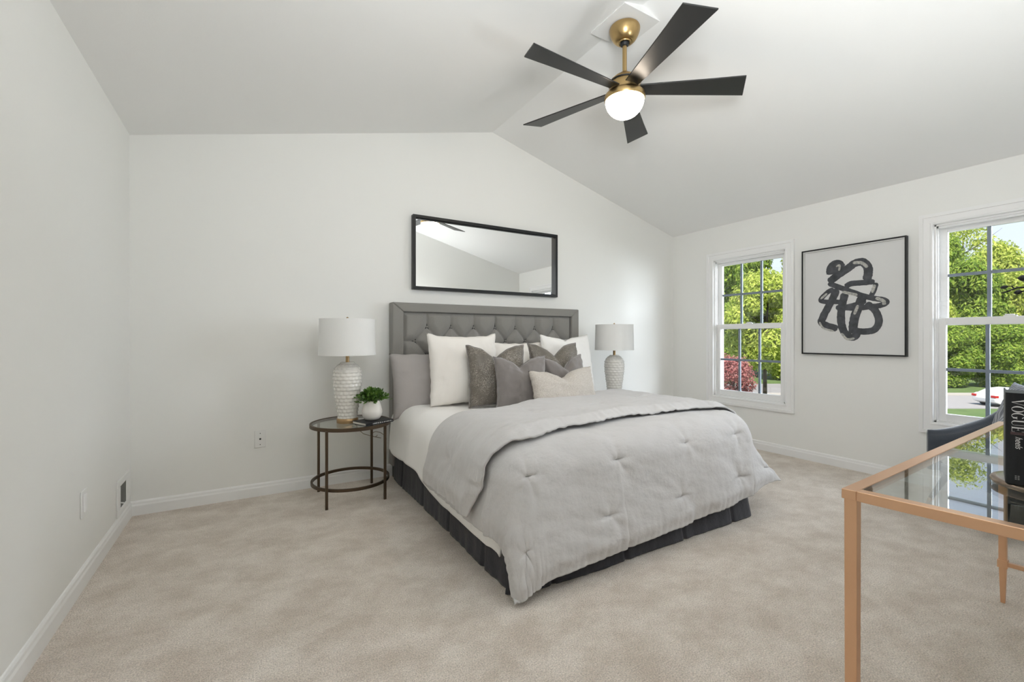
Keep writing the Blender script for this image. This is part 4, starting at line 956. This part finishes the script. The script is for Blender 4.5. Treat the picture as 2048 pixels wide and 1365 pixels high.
def crown_mesh(seed, nb, nl, leaf, squash=1.0, core=0.75):
    """leaf clusters on overlapping lobes, unit-ish crown of radius 1 and height ~2*squash"""
    rnd = random.Random(seed); m = MB(); lobes = []
    for i in range(nb):
        a = rnd.uniform(0, 2 * PI); z = rnd.uniform(-1, 1); r = math.sqrt(max(0, 1 - z * z)) * rnd.uniform(.35, core)
        lobes.append((Vector((r * math.cos(a), r * math.sin(a), z * .78 * squash)), rnd.uniform(.22, .40)))
    vs = []; fs = []
    for i in range(nl):
        c, lr = rnd.choice(lobes)
        d = Vector((rnd.gauss(0, 1), rnd.gauss(0, 1), rnd.gauss(0, .75))).normalized(); rr = lr * rnd.uniform(.55, 1.08)
        p = c + d * rr
        n = (d + Vector((rnd.uniform(-1, 1), rnd.uniform(-1, 1), rnd.uniform(-.4, 1.2))) * .8).normalized()
        t = n.orthogonal().normalized(); t = (Matrix.Rotation(rnd.uniform(0, 6.28), 3, n) @ t); b = n.cross(t); s = leaf * rnd.uniform(.6, 1.3); k = len(vs)
        vs += [p - t * s, p - b * s * .45 + n * s * .12, p + t * s, p + b * s * .45 + n * s * .12]; fs.append((k, k + 1, k + 2, k + 3))
    m.v = vs; m.f = fs; m.sm = [False] * len(fs)
    return m
CR = {}
def crown_data(key, mat_, *a):
    o = crown_mesh(*a).build('crown_source', mat_, recalc=False); me = o.data; bpy.data.objects.remove(o); me.name = 'crown'; return me
CR['a'] = crown_data('a', M['leaf_light'], 1, 34, 24000, .050, 1.15)
CR['b'] = crown_data('b', M['leaf_light'], 2, 30, 24000, .048, 1.0)
CR['c'] = crown_data('c', M['leaf_mid'], 3, 34, 24000, .050, 1.2)
CR['w'] = crown_data('w', M['leaf_light'], 4, 26, 9500, .040, 1.3, .95)
CR['r'] = crown_data('r', M['leaf_red'], 5, 26, 7000, .050, 0.85)
def tree(label, d, px, rad, ztop, key, rz, sq=1.0, trunk=.22, group='trees across the road', name='tree'):
    lat = (px - 1024) / 886.06 * d; base = at(d, lat)
    t = thing(name, label, 'tree', base, group)
    hh = {'a': 1.15, 'b': 1.0, 'c': 1.2, 'w': 1.3, 'r': .85}[key] * rad * sq * 1.02
    co = bpy.data.objects.new('crown', CR[key]); S.collection.objects.link(co); co.parent = t
    cz_ = ztop - hh; co.location = (0, 0, cz_ - GZ); co.rotation_euler = (0, 0, rz); co.scale = (rad, rad, rad * sq)
    rnd = random.Random(int(px)); zc = cz_ - GZ
    m = MB(); top = max(zc + hh * .5, 1.5)
    pts = [Vector((0, 0, 0)), Vector((rnd.uniform(-.1, .1), rnd.uniform(-.1, .1), top * .4)), Vector((rnd.uniform(-.3, .3), rnd.uniform(-.3, .3), top))]
    m.tube([p + base for p in pts], [trunk, trunk * .75, trunk * .25], 10)
    for k in range(7):
        a = rnd.uniform(0, 6.28); z0 = top * rnd.uniform(.35, .85); e = rad * rnd.uniform(.45, .8)
        p0 = Vector((0, 0, z0)) + base
        m.tube([p0, p0 + Vector((math.cos(a) * e * .5, math.sin(a) * e * .5, e * .35)), p0 + Vector((math.cos(a) * e, math.sin(a) * e, e * .8))], [trunk * .35, trunk * .22, trunk * .06], 6)
    m.build('trunk', M['bark'], t)
    return t
# three staggered rows (px: bearing along the view)
def where(px): return 'seen through the left window' if 1425 < px < 1580 else ('seen through the right window' if px > 1860 and px < 2100 else 'further along the road')
def row(d, px0, step, n, rad, ztop, zbot, keys, kind, grp, trunk):
    rnd = random.Random(int(d))
    for i in range(n):
        px = px0 + step * i; k = keys[i % len(keys)]; f = {'a': 1.15, 'b': 1.0, 'c': 1.2}[k]
        r_ = rad / 1.12; zt = ztop + rnd.uniform(-1, 1) * .06 * (ztop - zbot); sq = (zt - zbot) / 2 / (f * r_)
        tree('%s, %s' % (kind, where(px)), d + rnd.uniform(-.6, .6), px, r_, zt, k, rnd.uniform(0, 6), sq=sq, trunk=trunk, group=grp)
row(48.5, 1768, 118, 5, 3.7, 3.0, -4.4, 'bcc', 'bushy low green tree at the far edge of the road', 'roadside trees', .14)
row(57.0, 1180, 128, 10, 4.9, 11.5, -3.9, 'abca', 'tall leafy green tree behind the roadside trees', 'tall middle row trees', .22)
row(67.5, 1230, 128, 10, 5.8, 17.0, -2.0, 'bac', 'tallest leafy green tree at the back of the wood', 'tallest back row trees', .28)
tree('tall wispy tree top reflected in the glass desk, standing above its neighbours', 88, 1925, 8.0, 30.5, 'w', 1.0, sq=1.2, trunk=.25, group=None)
tree('pinkish red leaved tree seen low in the left window', 26, 1462, 1.75, 0.05, 'r', .4, sq=1.0, trunk=.10, group=None, name='plum_tree')
tree('near green tree with a slim dark trunk in the left window', 33, 1530, 3.2, 6.2, 'b', 2.0, sq=1.15, trunk=.16, group=None)

# white car parked on the road
def build_car():
    c = at(35.2, (2026 - 1024) / 886.06 * 35.2, GZ + .05); ang = math.atan2(rgt.y, rgt.x)
    t = thing('car', 'white car parked on the road outside the right window', 'car', c)
    Rz = Matrix.Rotation(ang, 3, 'Z'); tr = lambda v: Rz @ Vector(v) + c     # local +X is the car's front
    prof = [(-2.3, .35), (-2.36, .62), (-2.30, .92), (-2.05, 1.02), (-1.55, 1.06), (0.95, .98), (1.75, .90), (2.2, .74), (2.34, .55), (2.28, .32), (1.85, .22), (-1.9, .22)]
    m = MB(); m.prism(prof, lambda u, v, w: tr((u, w, v)), -.88, .88); m.build('body', M['car'], t, bevel=.09, seg=3)
    cab = [(-2.0, 1.0), (-1.35, 1.36), (-.5, 1.46), (.25, 1.42), (1.10, .98)]
    n = len(cab); vs = [tr((u, s * (.84 - .2 * max(0, (v - 1.0) / .46)), v)) for s in (-1, 1) for u, v in cab]
    m = MB(); m.add(vs, [tuple(range(n)), tuple(range(2 * n - 1, n - 1, -1))] + [(i, n + i, n + i + 1, i + 1) for i in range(n - 1)] + [(0, n - 1, 2 * n - 1, n)]); m.build('cabin', M['car'], t, bevel=.04)
    for s in (-1, 1):
        for poly in ([(-1.62, 1.06), (-1.25, 1.31), (-.45, 1.39), (-.42, 1.06)], [(-.34, 1.06), (-.37, 1.39), (.2, 1.36), (.88, 1.03)]):
            m = MB(); m.prism(poly, lambda u, v, w: tr((u, s * (.85 - .2 * max(0, (v - 1.0) / .46) + w), v)), -.02, .012); m.build('side_window', M['car_glass'], t)
    for x in (-1.42, 1.42):
        for s in (-1, 1):
            m = MB(); m.tube([tr((x, s * .70, .33)), tr((x, s * .91, .33))], .33, 28); w_ = m.build('wheel', M['tyre'], t)
            m = MB(); m.tube([tr((x, s * .88, .33)), tr((x, s * .925, .33))], .21, 20); m.build('rim', M['alloy'], w_)
    for s in (-1, 1):
        m = MB(); vs = [tr((x, s * y, z)) for x in (-2.38, -2.10) for y in (.55, .90) for z in (.72, .90)]
        m.add(vs, [(0, 1, 3, 2), (4, 6, 7, 5), (0, 4, 5, 1), (2, 3, 7, 6), (0, 2, 6, 4), (1, 5, 7, 3)]); m.build('tail_lamp', M['tail'], t, bevel=.02)
build_car()

for o in S.objects:
    if '_w' in o: del o['_w']
